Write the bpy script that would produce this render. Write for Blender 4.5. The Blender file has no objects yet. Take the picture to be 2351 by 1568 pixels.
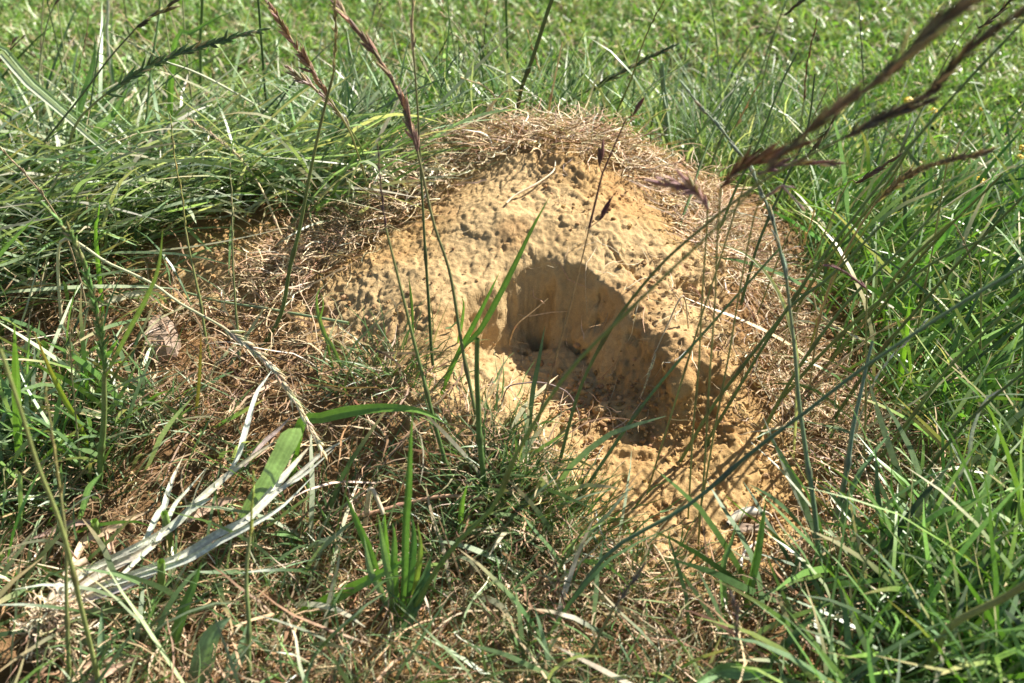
import bpy, math, random
import numpy as np
from mathutils import Vector

# ------------------------------------------------------------------ camera, sky, sun, exposure
SC = bpy.context.scene
COL = SC.collection
HFOV = math.radians(55.0); TANH = math.tan(HFOV / 2); PITCH = math.radians(35.0); CAMH = 0.45
cam_d = bpy.data.cameras.new('camera'); cam = bpy.data.objects.new('camera', cam_d); COL.objects.link(cam)
cam_d.sensor_width = 36; cam_d.lens = 18 / TANH
cam_d.clip_start = 0.01; cam_d.clip_end = 500
cam.location = (0, 0, CAMH); cam.rotation_euler = (math.pi / 2 - PITCH, 0, 0)
cam_d.dof.use_dof = True; cam_d.dof.focus_distance = 0.68; cam_d.dof.aperture_fstop = 9
SC.camera = cam

SUN_EL = math.radians(42); SUN_AZ = math.radians(57)          # azimuth measured from +Y (away) towards +X (right)
to_sun = Vector((math.sin(SUN_AZ) * math.cos(SUN_EL), math.cos(SUN_AZ) * math.cos(SUN_EL), math.sin(SUN_EL)))
world = bpy.data.worlds.new('World'); SC.world = world; world.use_nodes = True
wn = world.node_tree; sky = wn.nodes.new('ShaderNodeTexSky'); sky.sky_type = 'NISHITA'; sky.sun_disc = False
sky.sun_elevation = SUN_EL; sky.sun_rotation = SUN_AZ
bg = wn.nodes['Background']; wn.links.new(sky.outputs[0], bg.inputs[0]); bg.inputs[1].default_value = 0.05
sun_d = bpy.data.lights.new('sun', 'SUN'); sun_d.energy = 5.0; sun_d.angle = math.radians(0.5); sun_d.color = (1, 0.94, 0.84)
sun = bpy.data.objects.new('sun', sun_d); COL.objects.link(sun)
sun.rotation_euler = to_sun.to_track_quat('Z', 'Y').to_euler(); sun.location = to_sun * 5
SC.view_settings.view_transform = 'Standard'; SC.view_settings.look = 'None'
SC.view_settings.exposure = 1.22; SC.view_settings.gamma = 1
SC.render.engine = 'CYCLES'
SC.cycles.max_bounces = 6; SC.cycles.diffuse_bounces = 2; SC.cycles.transmission_bounces = 4

R = np.random.default_rng(11)

# ------------------------------------------------------------------ pixels (of a 2350 x 1568 view) to rays
def ray(px, py):
    a = (px - 1175.0) / 1175.0 * TANH; b = -(py - 784.0) / 1175.0 * TANH
    cp, sp = math.cos(PITCH), math.sin(PITCH)
    return np.array([a, cp + b * sp, -sp + b * cp])           # right, away, up (not normalised)
def at_z(px, py, z):
    d = ray(px, py); t = (z - CAMH) / d[2]; return np.array([d[0] * t, d[1] * t, z])
def at_y(px, py, y):
    d = ray(px, py); t = y / d[1]; return np.array([d[0] * t, y, CAMH + d[2] * t])

# ------------------------------------------------------------------ value noise
def _h(ix, iy, iz, seed):
    n = (ix * 374761393 + iy * 668265263 + iz * 1274126177 + seed * 362437) & 0xffffffff
    n = ((n ^ (n >> 13)) * 1274126177) & 0xffffffff
    n = n ^ (n >> 16)
    return (n & 0xffffff) / float(0xffffff)
def noise(x, y, z=None, seed=0):
    x = np.asarray(x, float); y = np.asarray(y, float)
    z = np.zeros_like(x) if z is None else np.asarray(z, float)
    ix = np.floor(x).astype(np.int64); iy = np.floor(y).astype(np.int64); iz = np.floor(z).astype(np.int64)
    fx = x - ix; fy = y - iy; fz = z - iz
    fx = fx * fx * (3 - 2 * fx); fy = fy * fy * (3 - 2 * fy); fz = fz * fz * (3 - 2 * fz)
    r = 0
    for dx in (0, 1):
        for dy in (0, 1):
            for dz in (0, 1):
                w = (fx if dx else 1 - fx) * (fy if dy else 1 - fy) * (fz if dz else 1 - fz)
                r = r + w * _h(ix + dx, iy + dy, iz + dz, seed)
    return r * 2 - 1
def fbm(x, y, z=None, seed=0, octv=3, gain=0.5):
    a, r, f = 1.0, 0, 1.0
    for k in range(octv):
        r = r + a * noise(x * f, y * f, None if z is None else z * f, seed + k * 17); a *= gain; f *= 2.03
    return r
def sstep(a, b, x):
    t = np.clip((x - a) / (b - a), 0, 1); return t * t * (3 - 2 * t)

# ------------------------------------------------------------------ the lie of the land: thin plate through surveyed points
CP = [
 # mound crown and rear face seen over the edge
 (1020,352,.108),(1120,310,.118),(1250,300,.124),(1380,300,.12),(1480,345,.11),
 (1060,400,.105),(1200,400,.116),(1350,400,.116),(1500,430,.096),
 # front face above the hollow
 (1000,480,.098),(1120,490,.106),(1250,480,.109),(1380,490,.106),(1500,540,.093),(1600,560,.072),
 (950,570,.090),(1060,550,.096),(1180,560,.098),(1280,575,.096),(1370,590,.094),(1450,630,.090),
 # left lobe
 (850,600,.084),(780,650,.074),(720,620,.072),(900,700,.077),(1000,680,.084),(1060,640,.087),(1085,700,.079),
 (960,800,.066),(1040,790,.067),(1085,778,.065),(1130,835,.056),(1090,860,.056),(1180,890,.048),(1050,930,.052),
 (1222,925,.041),(1180,960,.04),(1290,985,.028),
 # right rim
 (1440,680,.085),(1520,640,.085),(1500,735,.077),(1580,720,.074),(1560,800,.066),(1570,870,.053),(1600,930,.035),(1640,820,.056),
 (1660,930,.033),(1700,850,.04),(1700,700,.05),(1660,620,.062),(1760,1000,.016),(1700,1020,.02),
 (1780,850,.015),(1800,760,.012),(1840,900,.004),
 # floor of the channel mouth
 (1400,975,.022),(1470,960,.026),(1330,985,.024),
 # spill of earth to the lower right
 (1450,1020,.019),(1560,990,.025),(1620,1080,.016),(1500,1120,.011),(1700,1120,.008),(1800,1130,.003),(1400,1120,.012),
 (1600,1220,.003),(1750,1240,.0),(1450,1240,.003),(1850,1200,.0),
 # foreground and the left bank
 (1250,1080,.024),(1120,1080,.03),(1000,1000,.042),(900,900,.052),(800,800,.056),(700,720,.06),(1000,1150,.018),
 (800,1000,.036),(600,900,.038),(400,820,.034),(620,640,.062),(500,580,.066),(440,640,.052),(560,540,.066),(720,560,.072),
 (820,500,.084),(300,600,.05),(150,620,.04),(0,640,.034),(200,750,.034),(0,800,.022),(300,950,.02),(600,1100,.014),
 (1250,1250,.004),(1000,1300,.002),(700,1300,.0),(300,1200,.004),(0,1100,.004),(0,1400,0),(500,1500,0),(1100,1500,0),
 (1700,1400,0),(2100,1300,0),(2300,1500,0),(2100,1000,0),(2300,1150,0),(2300,850,0),(2050,820,0),
]
pts = [at_z(*c) for c in CP]
for (x, y, z) in [(-.12,.84,.07),(0,.86,.085),(.1,.85,.08),(.2,.82,.05),(-.1,.93,.02),(.05,.96,.015),(.2,.93,.005),(.3,.8,.004),
                  (-.25,.8,.05),(-.4,.76,.04),(-.3,.92,.02),(-.5,.9,.015),(-.6,.6,.015),(-.7,.75,.01),(.42,.9,0),(.3,1.0,0),
                  (-.1,1.1,0),(.1,1.15,0),(-.35,1.1,0),(.5,.7,0),(.6,.9,0),(-.8,.95,0),(-.65,1.1,0),(.5,.45,0),(-.6,.4,0),
                  (0,.25,0),(-.3,.25,0),(.3,.25,0),(0,.1,0),(-.8,.2,0),(.8,.2,0),(.8,.6,0),(-.95,.6,0),(.85,1.1,0),(-.9,1.3,0),
                  (0,1.4,0),(.5,1.3,0),(-.4,1.4,0)]:
    pts.append(np.array([x, y, z]))
pts = np.array(pts)
def _phi(r2): return np.where(r2 > 1e-12, r2 * np.log(r2 + 1e-12) * .5, 0)
_n = len(pts)
_A = np.zeros((_n + 3, _n + 3))
_A[:_n, :_n] = _phi(((pts[:, None, :2] - pts[None, :, :2]) ** 2).sum(-1)) + np.eye(_n) * 1.5e-6
_A[:_n, _n] = 1; _A[:_n, _n + 1:] = pts[:, :2]; _A[_n, :_n] = 1; _A[_n + 1:, :_n] = pts[:, :2].T
_w = np.linalg.solve(_A, np.concatenate([pts[:, 2], [0, 0, 0]]))
def tps(x, y):
    out = np.zeros(x.shape)
    for i in range(_n):
        out += _w[i] * _phi((x - pts[i, 0]) ** 2 + (y - pts[i, 1]) ** 2)
    return out + _w[_n] + _w[_n + 1] * x + _w[_n + 2] * y
PITS = [(at_z(1238,757,.040), .0125, .036), (at_z(1172,762,.040), .007, .016), (at_z(1202,806,.034), .0026, .012)]
RIM = np.array([at_z(*c) for c in [(1068,690,.080),(1040,738,.073),(1036,778,.065),(1062,828,.0565),(1088,856,.052),(1116,886,.048),(1142,913,.044),(1182,944,.038),(1238,970,.031),(1300,985,.026),
   (1385,975,.023),(1470,955,.027),(1540,922,.037),(1560,885,.047),(1550,850,.056),(1535,812,.064),(1520,770,.071),(1480,728,.079),(1452,705,.083),(1432,680,.085),
   (1405,655,.0875),(1378,640,.0885),(1362,622,.0905),(1338,602,.0935),(1300,598,.094),(1268,606,.093),(1232,600,.094),(1196,594,.095),(1165,606,.0935),(1130,632,.090),(1104,660,.085)]])[:, :2]
FLOORP = np.array([at_z(*c) for c in [(1215,748,.042),(1150,765,.041),(1180,800,.035),(1230,830,.031),(1290,800,.036),(1340,860,.029),(1280,880,.026),(1330,930,.022),(1400,905,.024),
   (1470,920,.026),(1400,970,.023),(1530,920,.034),(1310,980,.025),(1130,720,.05)]])
GX0, GX1, GY0, GY1, GS = -1.5, 1.5, -0.1, 2.6, 0.003
gx = np.arange(GX0, GX1, GS); gy = np.arange(GY0, GY1, GS)
cx = np.arange(GX0, GX1 + .006, .004); cy = np.arange(GY0, GY1 + .006, .004)
def _bil(grid, x0, y0, s, x, y):
    u = np.clip((x - x0) / s, 0, grid.shape[1] - 1.001); v = np.clip((y - y0) / s, 0, grid.shape[0] - 1.001)
    i = u.astype(int); j = v.astype(int); fu = u - i; fv = v - j
    return (grid[j, i] * (1 - fu) * (1 - fv) + grid[j, i + 1] * fu * (1 - fv) + grid[j + 1, i] * (1 - fu) * fv + grid[j + 1, i + 1] * fu * fv)
_CX, _CY = np.meshgrid(cx, cy)
_T = tps(_CX, _CY)
_fade = sstep(1.3, .8, np.abs(_CX)) * sstep(1.7, 1.2, _CY) * sstep(-.05, .2, _CY)
_T = np.clip(_T, -.01, .14) * _fade + .006 * fbm(_CX * 6, _CY * 6, seed=5)
def sdist(P, x, y):
    d = np.full(x.shape, 9.0); n = len(P)
    for i in range(n):
        a = P[i]; b = P[(i + 1) % n]; ab = b - a; L = (ab ** 2).sum() + 1e-12
        t = np.clip(((x - a[0]) * ab[0] + (y - a[1]) * ab[1]) / L, 0, 1)
        d = np.minimum(d, np.hypot(x - a[0] - t * ab[0], y - a[1] - t * ab[1]))
    return np.where(inpoly(P, x, y), -d, d)
def inpoly(P, x, y):
    c = np.zeros(x.shape, bool); n = len(P)
    for i in range(n):
        x1, y1 = P[i]; x2, y2 = P[(i + 1) % n]
        k = ((y1 > y) != (y2 > y)) & (x < (x2 - x1) * (y - y1) / (y2 - y1 + 1e-12) + x1)
        c ^= k
    return c
# the hollow is cut into that surface: rim line, sloping wall, floor
_hx = np.arange(-.10, .18, .0015); _hy = np.arange(.44, .70, .0015); _HX, _HY = np.meshgrid(_hx, _hy)
_sd = -sdist(RIM, _HX, _HY)
_sd = _sd + .0016 * fbm(_HX * 35, _HY * 35, None, 515, 2) * sstep(-.01, .0, _sd)
_ww = .0180 + .003 * fbm(_HX * 55, _HY * 55, None, 501, 2) + .006 * sstep(.02, .08, _HX)
_lip = sstep(.035, -.005, _HX + (_HY - .545) * .6) * sstep(.60, .57, _HY)                       # near side of the hollow drops steeply
_ww = _ww * (1 - .50 * _lip)
_q = np.clip((_sd + .0012 * fbm(_HX * 120, _HY * 120, None, 505, 2)) / _ww, 0, 1)
_S = np.where(_q < .12, _q ** 2 / .24, _q - .06) / .94; _S = 1 - (1 - np.clip(_S, 0, 1)) ** 1.35
_fl = np.zeros(_HX.shape); _wt = np.zeros(_HX.shape)
for _p in FLOORP:
    _k = 1 / ((_HX - _p[0]) ** 2 + (_HY - _p[1]) ** 2 + .010 ** 2) ** 1.6; _fl += _k * _p[2]; _wt += _k
_fl = _fl / _wt
def H(x, y):
    x = np.asarray(x, float); y = np.asarray(y, float)
    z = _bil(_T, GX0, GY0, .004, x, y)
    ins = (x > -.098) & (x < .176) & (y > .442) & (y < .696)
    if np.any(ins):
        S_ = np.where(ins, _bil(_S, -.10, .44, .0015, x, y), 0); f_ = _bil(_fl, -.10, .44, .0015, x, y)
        z = np.where(S_ > 0, z + (np.minimum(f_, z) - z) * S_, z)
    for c, r, d in PITS:
        z = z - d * np.exp(-((x - c[0]) ** 2 + (y - c[1]) ** 2) / (2 * (r * .6) ** 2))
    out = (np.abs(x) > 1.45) | (y > 2.55) | (y < -.05)
    return np.where(out, .006 * fbm(x * 6, y * 6, seed=5), z)
def hit(px, py, off=0.0):
    d = ray(px, py); t = np.linspace(.3 / np.linalg.norm(d), 3.5, 2500)
    z = CAMH + d[2] * t; h = H(d[0] * t, d[1] * t) + off
    k = np.argmax(z < h)
    if z[k] >= h[k]: k = len(t) - 1
    t0 = t[k]; return np.array([d[0] * t0, d[1] * t0, CAMH + d[2] * t0])

# ------------------------------------------------------------------ regions on the ground
def wpoly(pix): return np.array([hit(*p)[:2] for p in pix])
BARE = wpoly([(990,455),(1040,395),(1120,365),(1250,352),(1380,372),(1480,430),(1550,500),(1600,570),(1615,650),(1600,730),(1680,830),(1710,900),(1775,980),
              (1810,1050),(1850,1150),(1860,1230),(1780,1290),(1600,1310),(1460,1290),(1370,1190),(1330,1060),(1220,985),(1100,930),(960,870),(860,790),
              (770,760),(720,690),(740,620),(850,545),(940,500)])
BARE2 = wpoly([(390,600),(450,560),(560,540),(640,580),(650,640),(560,690),(420,680),(370,640)])
BARE3 = wpoly([(2010,1110),(2180,1090),(2230,1160),(2200,1230),(2080,1250),(2010,1190)])
BARE4 = wpoly([(1000,1480),(1100,1440),(1200,1470),(1180,1540),(1040,1550)])
# ------------------------------------------------------------------ mesh and material helpers
def build(name, V, Q, C=None, mat=None, parent=None, smooth=True):
    V = np.ascontiguousarray(V, dtype=np.float32).reshape(-1, 3); Q = np.ascontiguousarray(Q, dtype=np.int32).reshape(-1, 4)
    me = bpy.data.meshes.new(name)
    loc = np.zeros(3, np.float32)
    if parent is not None: loc = np.array(parent.location, np.float32)
    elif len(V) < 200000: loc = np.array([V[:, 0].mean(), V[:, 1].mean(), V[:, 2].min()], np.float32)
    me.vertices.add(len(V)); me.vertices.foreach_set('co', (V - loc).ravel())
    me.loops.add(Q.size); me.loops.foreach_set('vertex_index', Q.ravel())
    me.polygons.add(len(Q)); me.polygons.foreach_set('loop_start', np.arange(len(Q), dtype=np.int32) * 4)
    me.polygons.foreach_set('use_smooth', np.full(len(Q), smooth))
    me.update(calc_edges=True)
    if C is not None:
        C = np.asarray(C, np.float32).reshape(-1, 3)
        at = me.attributes.new('Col', 'FLOAT_COLOR', 'POINT')
        at.data.foreach_set('color', np.concatenate([np.clip(C, 0, 1), np.ones((len(C), 1), np.float32)], 1).ravel())
    if mat: me.materials.append(mat)
    o = bpy.data.objects.new(name, me); COL.objects.link(o)
    if parent is not None: o.parent = parent
    else: o.location = loc.tolist()
    return o
def props(o, label, cat=None, group=None, kind=None):
    o['label'] = label
    if cat: o['category'] = cat
    if group: o['group'] = group
    if kind: o['kind'] = kind
    return o
def empty(name, loc, label, cat, group=None):
    o = bpy.data.objects.new(name, None); o.empty_display_size = .02; COL.objects.link(o); o.location = [float(v) for v in loc]
    return props(o, label, cat, group, 'thing')
class MB:
    def __init__(s): s.V = []; s.Q = []; s.C = []; s.n = 0
    def add(s, V, Q, C):
        V = np.asarray(V, float).reshape(-1, 3); Q = np.asarray(Q).reshape(-1, 4)
        C = np.broadcast_to(np.asarray(C, float), (len(V), 3)) if np.ndim(C) == 1 else np.asarray(C).reshape(-1, 3)
        s.V.append(V); s.Q.append(Q + s.n); s.C.append(C); s.n += len(V)
    def build(s, name, mat, parent=None):
        return build(name, np.concatenate(s.V), np.concatenate(s.Q), np.concatenate(s.C), mat, parent)

def mk(name): m = bpy.data.materials.new(name); m.use_nodes = True; return m, m.node_tree, m.node_tree.nodes['Principled BSDF']
def plant_mat(name, rough, spec, trans, vscale=420, var=.15):
    m, nt, p = mk(name); N, L = nt.nodes, nt.links
    a = N.new('ShaderNodeAttribute'); a.attribute_name = 'Col'
    tc = N.new('ShaderNodeTexCoord'); no = N.new('ShaderNodeTexNoise'); no.inputs['Scale'].default_value = vscale; no.inputs['Detail'].default_value = 2
    L.new(tc.outputs['Object'], no.inputs['Vector'])
    mr = N.new('ShaderNodeMapRange'); mr.inputs[1].default_value = .3; mr.inputs[2].default_value = .7; mr.inputs[3].default_value = 1 - var; mr.inputs[4].default_value = 1 + var
    L.new(no.outputs[0], mr.inputs[0])
    mx = N.new('ShaderNodeVectorMath'); mx.operation = 'SCALE'; L.new(a.outputs['Color'], mx.inputs[0]); L.new(mr.outputs[0], mx.inputs['Scale'])
    L.new(mx.outputs[0], p.inputs['Base Color']); p.inputs['Roughness'].default_value = rough; p.inputs['Specular IOR Level'].default_value = spec
    bp = N.new('ShaderNodeBump'); bp.inputs['Strength'].default_value = .35; bp.inputs['Distance'].default_value = .0002; L.new(no.outputs[0], bp.inputs['Height']); L.new(bp.outputs[0], p.inputs['Normal'])
    if trans > 0:
        tr = N.new('ShaderNodeBsdfTranslucent'); sc = N.new('ShaderNodeVectorMath'); sc.operation = 'MULTIPLY'; sc.inputs[1].default_value = (1.25, 1.45, .55)
        L.new(mx.outputs[0], sc.inputs[0]); L.new(sc.outputs[0], tr.inputs[0])
        ms = N.new('ShaderNodeMixShader'); ms.inputs[0].default_value = trans
        L.new(p.outputs[0], ms.inputs[1]); L.new(tr.outputs[0], ms.inputs[2]); L.new(ms.outputs[0], N['Material Output'].inputs[0])
    return m
M_LEAF = plant_mat('leaf_green', .40, .6, .27)
M_STEM = plant_mat('stem_green', .45, .45, .12)
M_STRAW = plant_mat('straw', .55, .35, .08, 500, .28)
M_HEAD = plant_mat('seed_head', .65, .25, .22, 1200, .35)

def soil_mat(name):
    m, nt, p = mk(name); N, L = nt.nodes, nt.links
    a = N.new('ShaderNodeAttribute'); a.attribute_name = 'Col'
    tc = N.new('ShaderNodeTexCoord')
    def nz(scale, det=4, rough=.6):
        n = N.new('ShaderNodeTexNoise'); n.inputs['Scale'].default_value = scale; n.inputs['Detail'].default_value = det; n.inputs['Roughness'].default_value = rough
        L.new(tc.outputs['Object'], n.inputs['Vector']); return n
    n1, n2, n3 = nz(22, 5), nz(190, 5, .7), nz(1100, 3, .7)
    def rng(n, lo, hi, a0=.3, a1=.7):
        r = N.new('ShaderNodeMapRange'); r.inputs[1].default_value = a0; r.inputs[2].default_value = a1; r.inputs[3].default_value = lo; r.inputs[4].default_value = hi
        L.new(n.outputs[0], r.inputs[0]); return r
    r1, r2, r3 = rng(n1, .88, 1.1), rng(n2, .84, 1.12), rng(n3, .86, 1.12)
    q = N.new('ShaderNodeMath'); q.operation = 'MULTIPLY'; L.new(r1.outputs[0], q.inputs[0]); L.new(r2.outputs[0], q.inputs[1])
    q2 = N.new('ShaderNodeMath'); q2.operation = 'MULTIPLY'; L.new(q.outputs[0], q2.inputs[0]); L.new(r3.outputs[0], q2.inputs[1])
    mx = N.new('ShaderNodeVectorMath'); mx.operation = 'SCALE'; L.new(a.outputs['Color'], mx.inputs[0]); L.new(q2.outputs[0], mx.inputs['Scale'])
    L.new(mx.outputs[0], p.inputs['Base Color']); p.inputs['Roughness'].default_value = .95; p.inputs['Specular IOR Level'].default_value = .12
    ad = N.new('ShaderNodeMath'); ad.operation = 'MULTIPLY_ADD'; L.new(n2.outputs[0], ad.inputs[0]); ad.inputs[1].default_value = 2.6; L.new(n3.outputs[0], ad.inputs[2])
    bp = N.new('ShaderNodeBump'); bp.inputs['Strength'].default_value = .75; bp.inputs['Distance'].default_value = .0007
    L.new(ad.outputs[0], bp.inputs['Height']); L.new(bp.outputs[0], p.inputs['Normal'])
    return m
M_SOIL = soil_mat('sandy_soil')

# ------------------------------------------------------------------ ground sheet and the earth mound
def axis(lo, hi, fine, mid_lo, mid_hi, mid, far_lo, far_hi):
    a = list(np.arange(lo, hi, fine))
    b = list(np.arange(hi, mid_hi, mid)); c = list(np.arange(mid_lo, lo - mid * .5, mid))
    out = []; x = b[-1]; s = mid
    while x < far_hi: s *= 1.22; x += s; out.append(x)
    out2 = []; x = c[0]; s = mid
    while x > far_lo: s *= 1.22; x -= s; out2.append(x)
    return np.array(out2[::-1] + c + a + b + out)
ax = axis(-.22, .30, .001, -.85, .85, .0035, -90, 90); ay = axis(.345, .78, .00115, .12, 1.6, .0035, -30, 160)
X, Y = np.meshgrid(ax, ay); Z = H(X, Y)
sd = np.minimum(sdist(BARE, X, Y), np.minimum(sdist(BARE2, X, Y) , np.minimum(sdist(BARE3, X, Y), sdist(BARE4, X, Y))))
Zx = np.gradient(Z, axis=1) / np.gradient(X, axis=1); Zy = np.gradient(Z, axis=0) / np.gradient(Y, axis=0)
nl = np.sqrt(Zx ** 2 + Zy ** 2 + 1); NX, NY, NZ = -Zx / nl, -Zy / nl, 1 / nl
near = (np.abs(X) < .8) & (Y > .15) & (Y < 1.5)
xs, ys, zs = X[near], Y[near], Z[near]
spill_c = hit(1650, 1130); hole_c = hit(1300, 760)
rb = sdist(BARE, xs, ys)
def bump_at(px, py, r): c = hit(px, py); return np.exp(-((xs - c[0]) ** 2 + (ys - c[1]) ** 2) / (2 * r ** 2))
rough = .15 + .50 * bump_at(1650, 1130, .075) + .6 * bump_at(1600, 640, .030) + .4 * bump_at(1640, 900, .03) + .5 * bump_at(1300, 400, .03) + .4 * bump_at(700, 640, .05)
rough += .35 * sstep(-.02, .01, rb)
hol = np.exp(-((xs - hole_c[0]) ** 2 + (ys - hole_c[1]) ** 2) / (2 * .05 ** 2))
rough = rough * (1 - .1 * hol)
wx = xs + .006 * noise(xs * 70, ys * 70, zs * 70, 301); wy = ys + .006 * noise(xs * 70, ys * 70, zs * 70, 302); wz = zs + .004 * noise(xs * 70, ys * 70, zs * 70, 303)
l1 = fbm(wx * 34, wy * 34, wz * 34, 3, 3)
l2 = fbm(wx * 120, wy * 150, wz * 120, 31, 4, .62)
bil = np.abs(fbm(wx * 75, wy * 95, wz * 75, 77, 3, .55))                # crumbly billows with creases between
pn = fbm(wx * 210, wy * 250, wz * 210, 51, 3, .6); pm = fbm(xs * 14, ys * 14, zs * 14, 61, 2)
pits = sstep(1.12, 1.35, pn + .75 * np.clip(pm, -.6, 1)) * (1 - .5 * hol)
crk = np.abs(fbm(wx * 22, wy * 22, wz * 22, 91, 3)); crack = np.exp(-(crk / .03) ** 2) * sstep(.05, .5, fbm(xs * 11, ys * 11, None, 95, 2) + .35 * hol)
def worley(x, y, z, seed):
    ix, iy, iz = (np.floor(a).astype(np.int64) for a in (x, y, z)); f1 = np.full(x.shape, 9.); f2 = np.full(x.shape, 9.); cid = np.zeros(x.shape)
    for dx in (-1, 0, 1):
        for dy in (-1, 0, 1):
            for dz in (-1, 0, 1):
                jx, jy, jz = ix + dx, iy + dy, iz + dz
                d = np.sqrt((jx + _h(jx, jy, jz, seed) - x) ** 2 + (jy + _h(jx, jy, jz, seed + 1) - y) ** 2 + (jz + _h(jx, jy, jz, seed + 2) - z) ** 2)
                c1 = d < f1; f2 = np.where(c1, f1, np.minimum(f2, d)); cid = np.where(c1, _h(jx, jy, jz, seed + 3), cid); f1 = np.where(c1, d, f1)
    return f1, f2, cid
wk = (rb < .07) & (xs > -.3) & (xs < .4); slab = np.zeros(xs.shape)
wx2, wy2, wz2 = wx[wk], wy[wk], wz[wk]; rk = rough[wk]
f1, f2, cid = worley(wx2 * 48, wy2 * 60, wz2 * 80, 601)
g1, g2, gid = worley(wx2 * 130, wy2 * 150, wz2 * 160, 611)
h1, h2, hid = worley(wx2 * 290, wy2 * 310, wz2 * 310, 621)
crm = np.clip(rk - .1, 0, 1)
slab[wk] = (cid - .5) * .0034 * (.25 + rk) * sstep(.0, .10, f2 - f1) - .0016 * (1 - sstep(0, .07, f2 - f1)) * sstep(-.1, .4, fbm(wx2 * 9, wy2 * 9, None, 631, 2)) \
   + crm * ((gid - .5) * .0030 + .0022 * (.5 - g1)) + (.0002 + .0016 * crm) * (.5 - h1) * (hid > .35)
def ledge(n, t, w=.035): return sstep(t - w, t + w, n)
lg = fbm(wx * 26, wy * 26, wz * 40, 401, 3, .5); led = ledge(lg, -.25) + ledge(lg, .1) + ledge(lg, .45)
lg2 = fbm(wx * 70, wy * 70, wz * 90, 411, 3, .55); led2 = ledge(lg2, -.1, .06) + ledge(lg2, .35, .06)
disp = slab + rough * (.0022 * l1 + .0010 * l2 + .0034 * (led - 1.5)) + np.clip(rough - .2, 0, 1) * .0016 * (led2 - 1) + np.clip(rough - .38, 0, 1) * .0014 * (bil - .35) - .0034 * pits * (.6 + rough * .6) - .0022 * crack \
     + .0008 * noise(xs * 330, ys * 330, zs * 330, 7) + .0006 * noise(xs * 640, ys * 640, zs * 640, 8) + .0005 * fbm(wx * 210, wy * 210, wz * 210, 421, 2)
for ln in ([(1268,676),(1258,700),(1250,712),(1236,724)], [(1332,757),(1352,752),(1368,746),(1384,743),(1402,727)], [(1352,704),(1368,694),(1384,690)], [(1300,790),(1322,806),(1345,822)], [(1440,770),(1462,782),(1470,800)], [(1398,560),(1420,600),(1450,618),(1470,640)]):
    W_ = [hit(*q)[:2] for q in ln]
    for a_, b_ in zip(W_[:-1], W_[1:]):
        ab = b_ - a_; t_ = np.clip(((xs - a_[0]) * ab[0] + (ys - a_[1]) * ab[1]) / ((ab ** 2).sum() + 1e-12), 0, 1)
        disp = disp - .0036 * np.exp(-(np.hypot(xs - a_[0] - t_ * ab[0], ys - a_[1] - t_ * ab[1]) / .0013) ** 2)
D = np.zeros(X.shape); D[near] = disp * sstep(.8, .7, np.abs(xs))
PX, PY, PZ = X + NX * D, Y + NY * D, Z + NZ * D
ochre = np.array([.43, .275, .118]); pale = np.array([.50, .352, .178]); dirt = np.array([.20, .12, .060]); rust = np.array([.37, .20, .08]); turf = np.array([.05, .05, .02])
f1 = sstep(-.6, .7, fbm(X * 14, Y * 14, None, 41, 3))[..., None]; f2 = sstep(.1, .8, fbm(X * 22, Y * 22, None, 45, 3))[..., None]
cb = ochre * (1 - f1) + pale * f1; cb = cb * (1 - .45 * f2) + rust * .45 * f2
t = sstep(.0, .045, sd + .008 * fbm(X * 40, Y * 40, None, 49, 2))[..., None]
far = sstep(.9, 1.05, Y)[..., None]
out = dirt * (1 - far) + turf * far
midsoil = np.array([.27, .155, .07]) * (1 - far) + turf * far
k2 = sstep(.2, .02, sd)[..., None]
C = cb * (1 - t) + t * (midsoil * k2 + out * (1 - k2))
ny, nx = X.shape
idx = np.arange(nx * ny).reshape(ny, nx)
Qall = np.stack([idx[:-1, :-1], idx[:-1, 1:], idx[1:, 1:], idx[1:, :-1]], -1)
qc = sd[:-1, :-1]
mnd = (sdist(BARE, X, Y)[:-1, :-1] < .05) & (X[:-1, :-1] > -.3)
Vall = np.stack([PX, PY, PZ], -1).reshape(-1, 3); Call = C.reshape(-1, 3)
def sub(mask, name, label):
    q = Qall[mask]; u, inv = np.unique(q, return_inverse=True)
    o = build(name, Vall[u], inv.reshape(-1, 4), Call[u], M_SOIL)
    return props(o, label, 'ground' if name == 'ground' else 'mound', kind='structure')
sub(~mnd, 'ground', 'brown soil of the field under the grass')
sub(mnd, 'earth_mound', 'mound of bare ochre sandy earth with a shaded burrow hollow')

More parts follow.
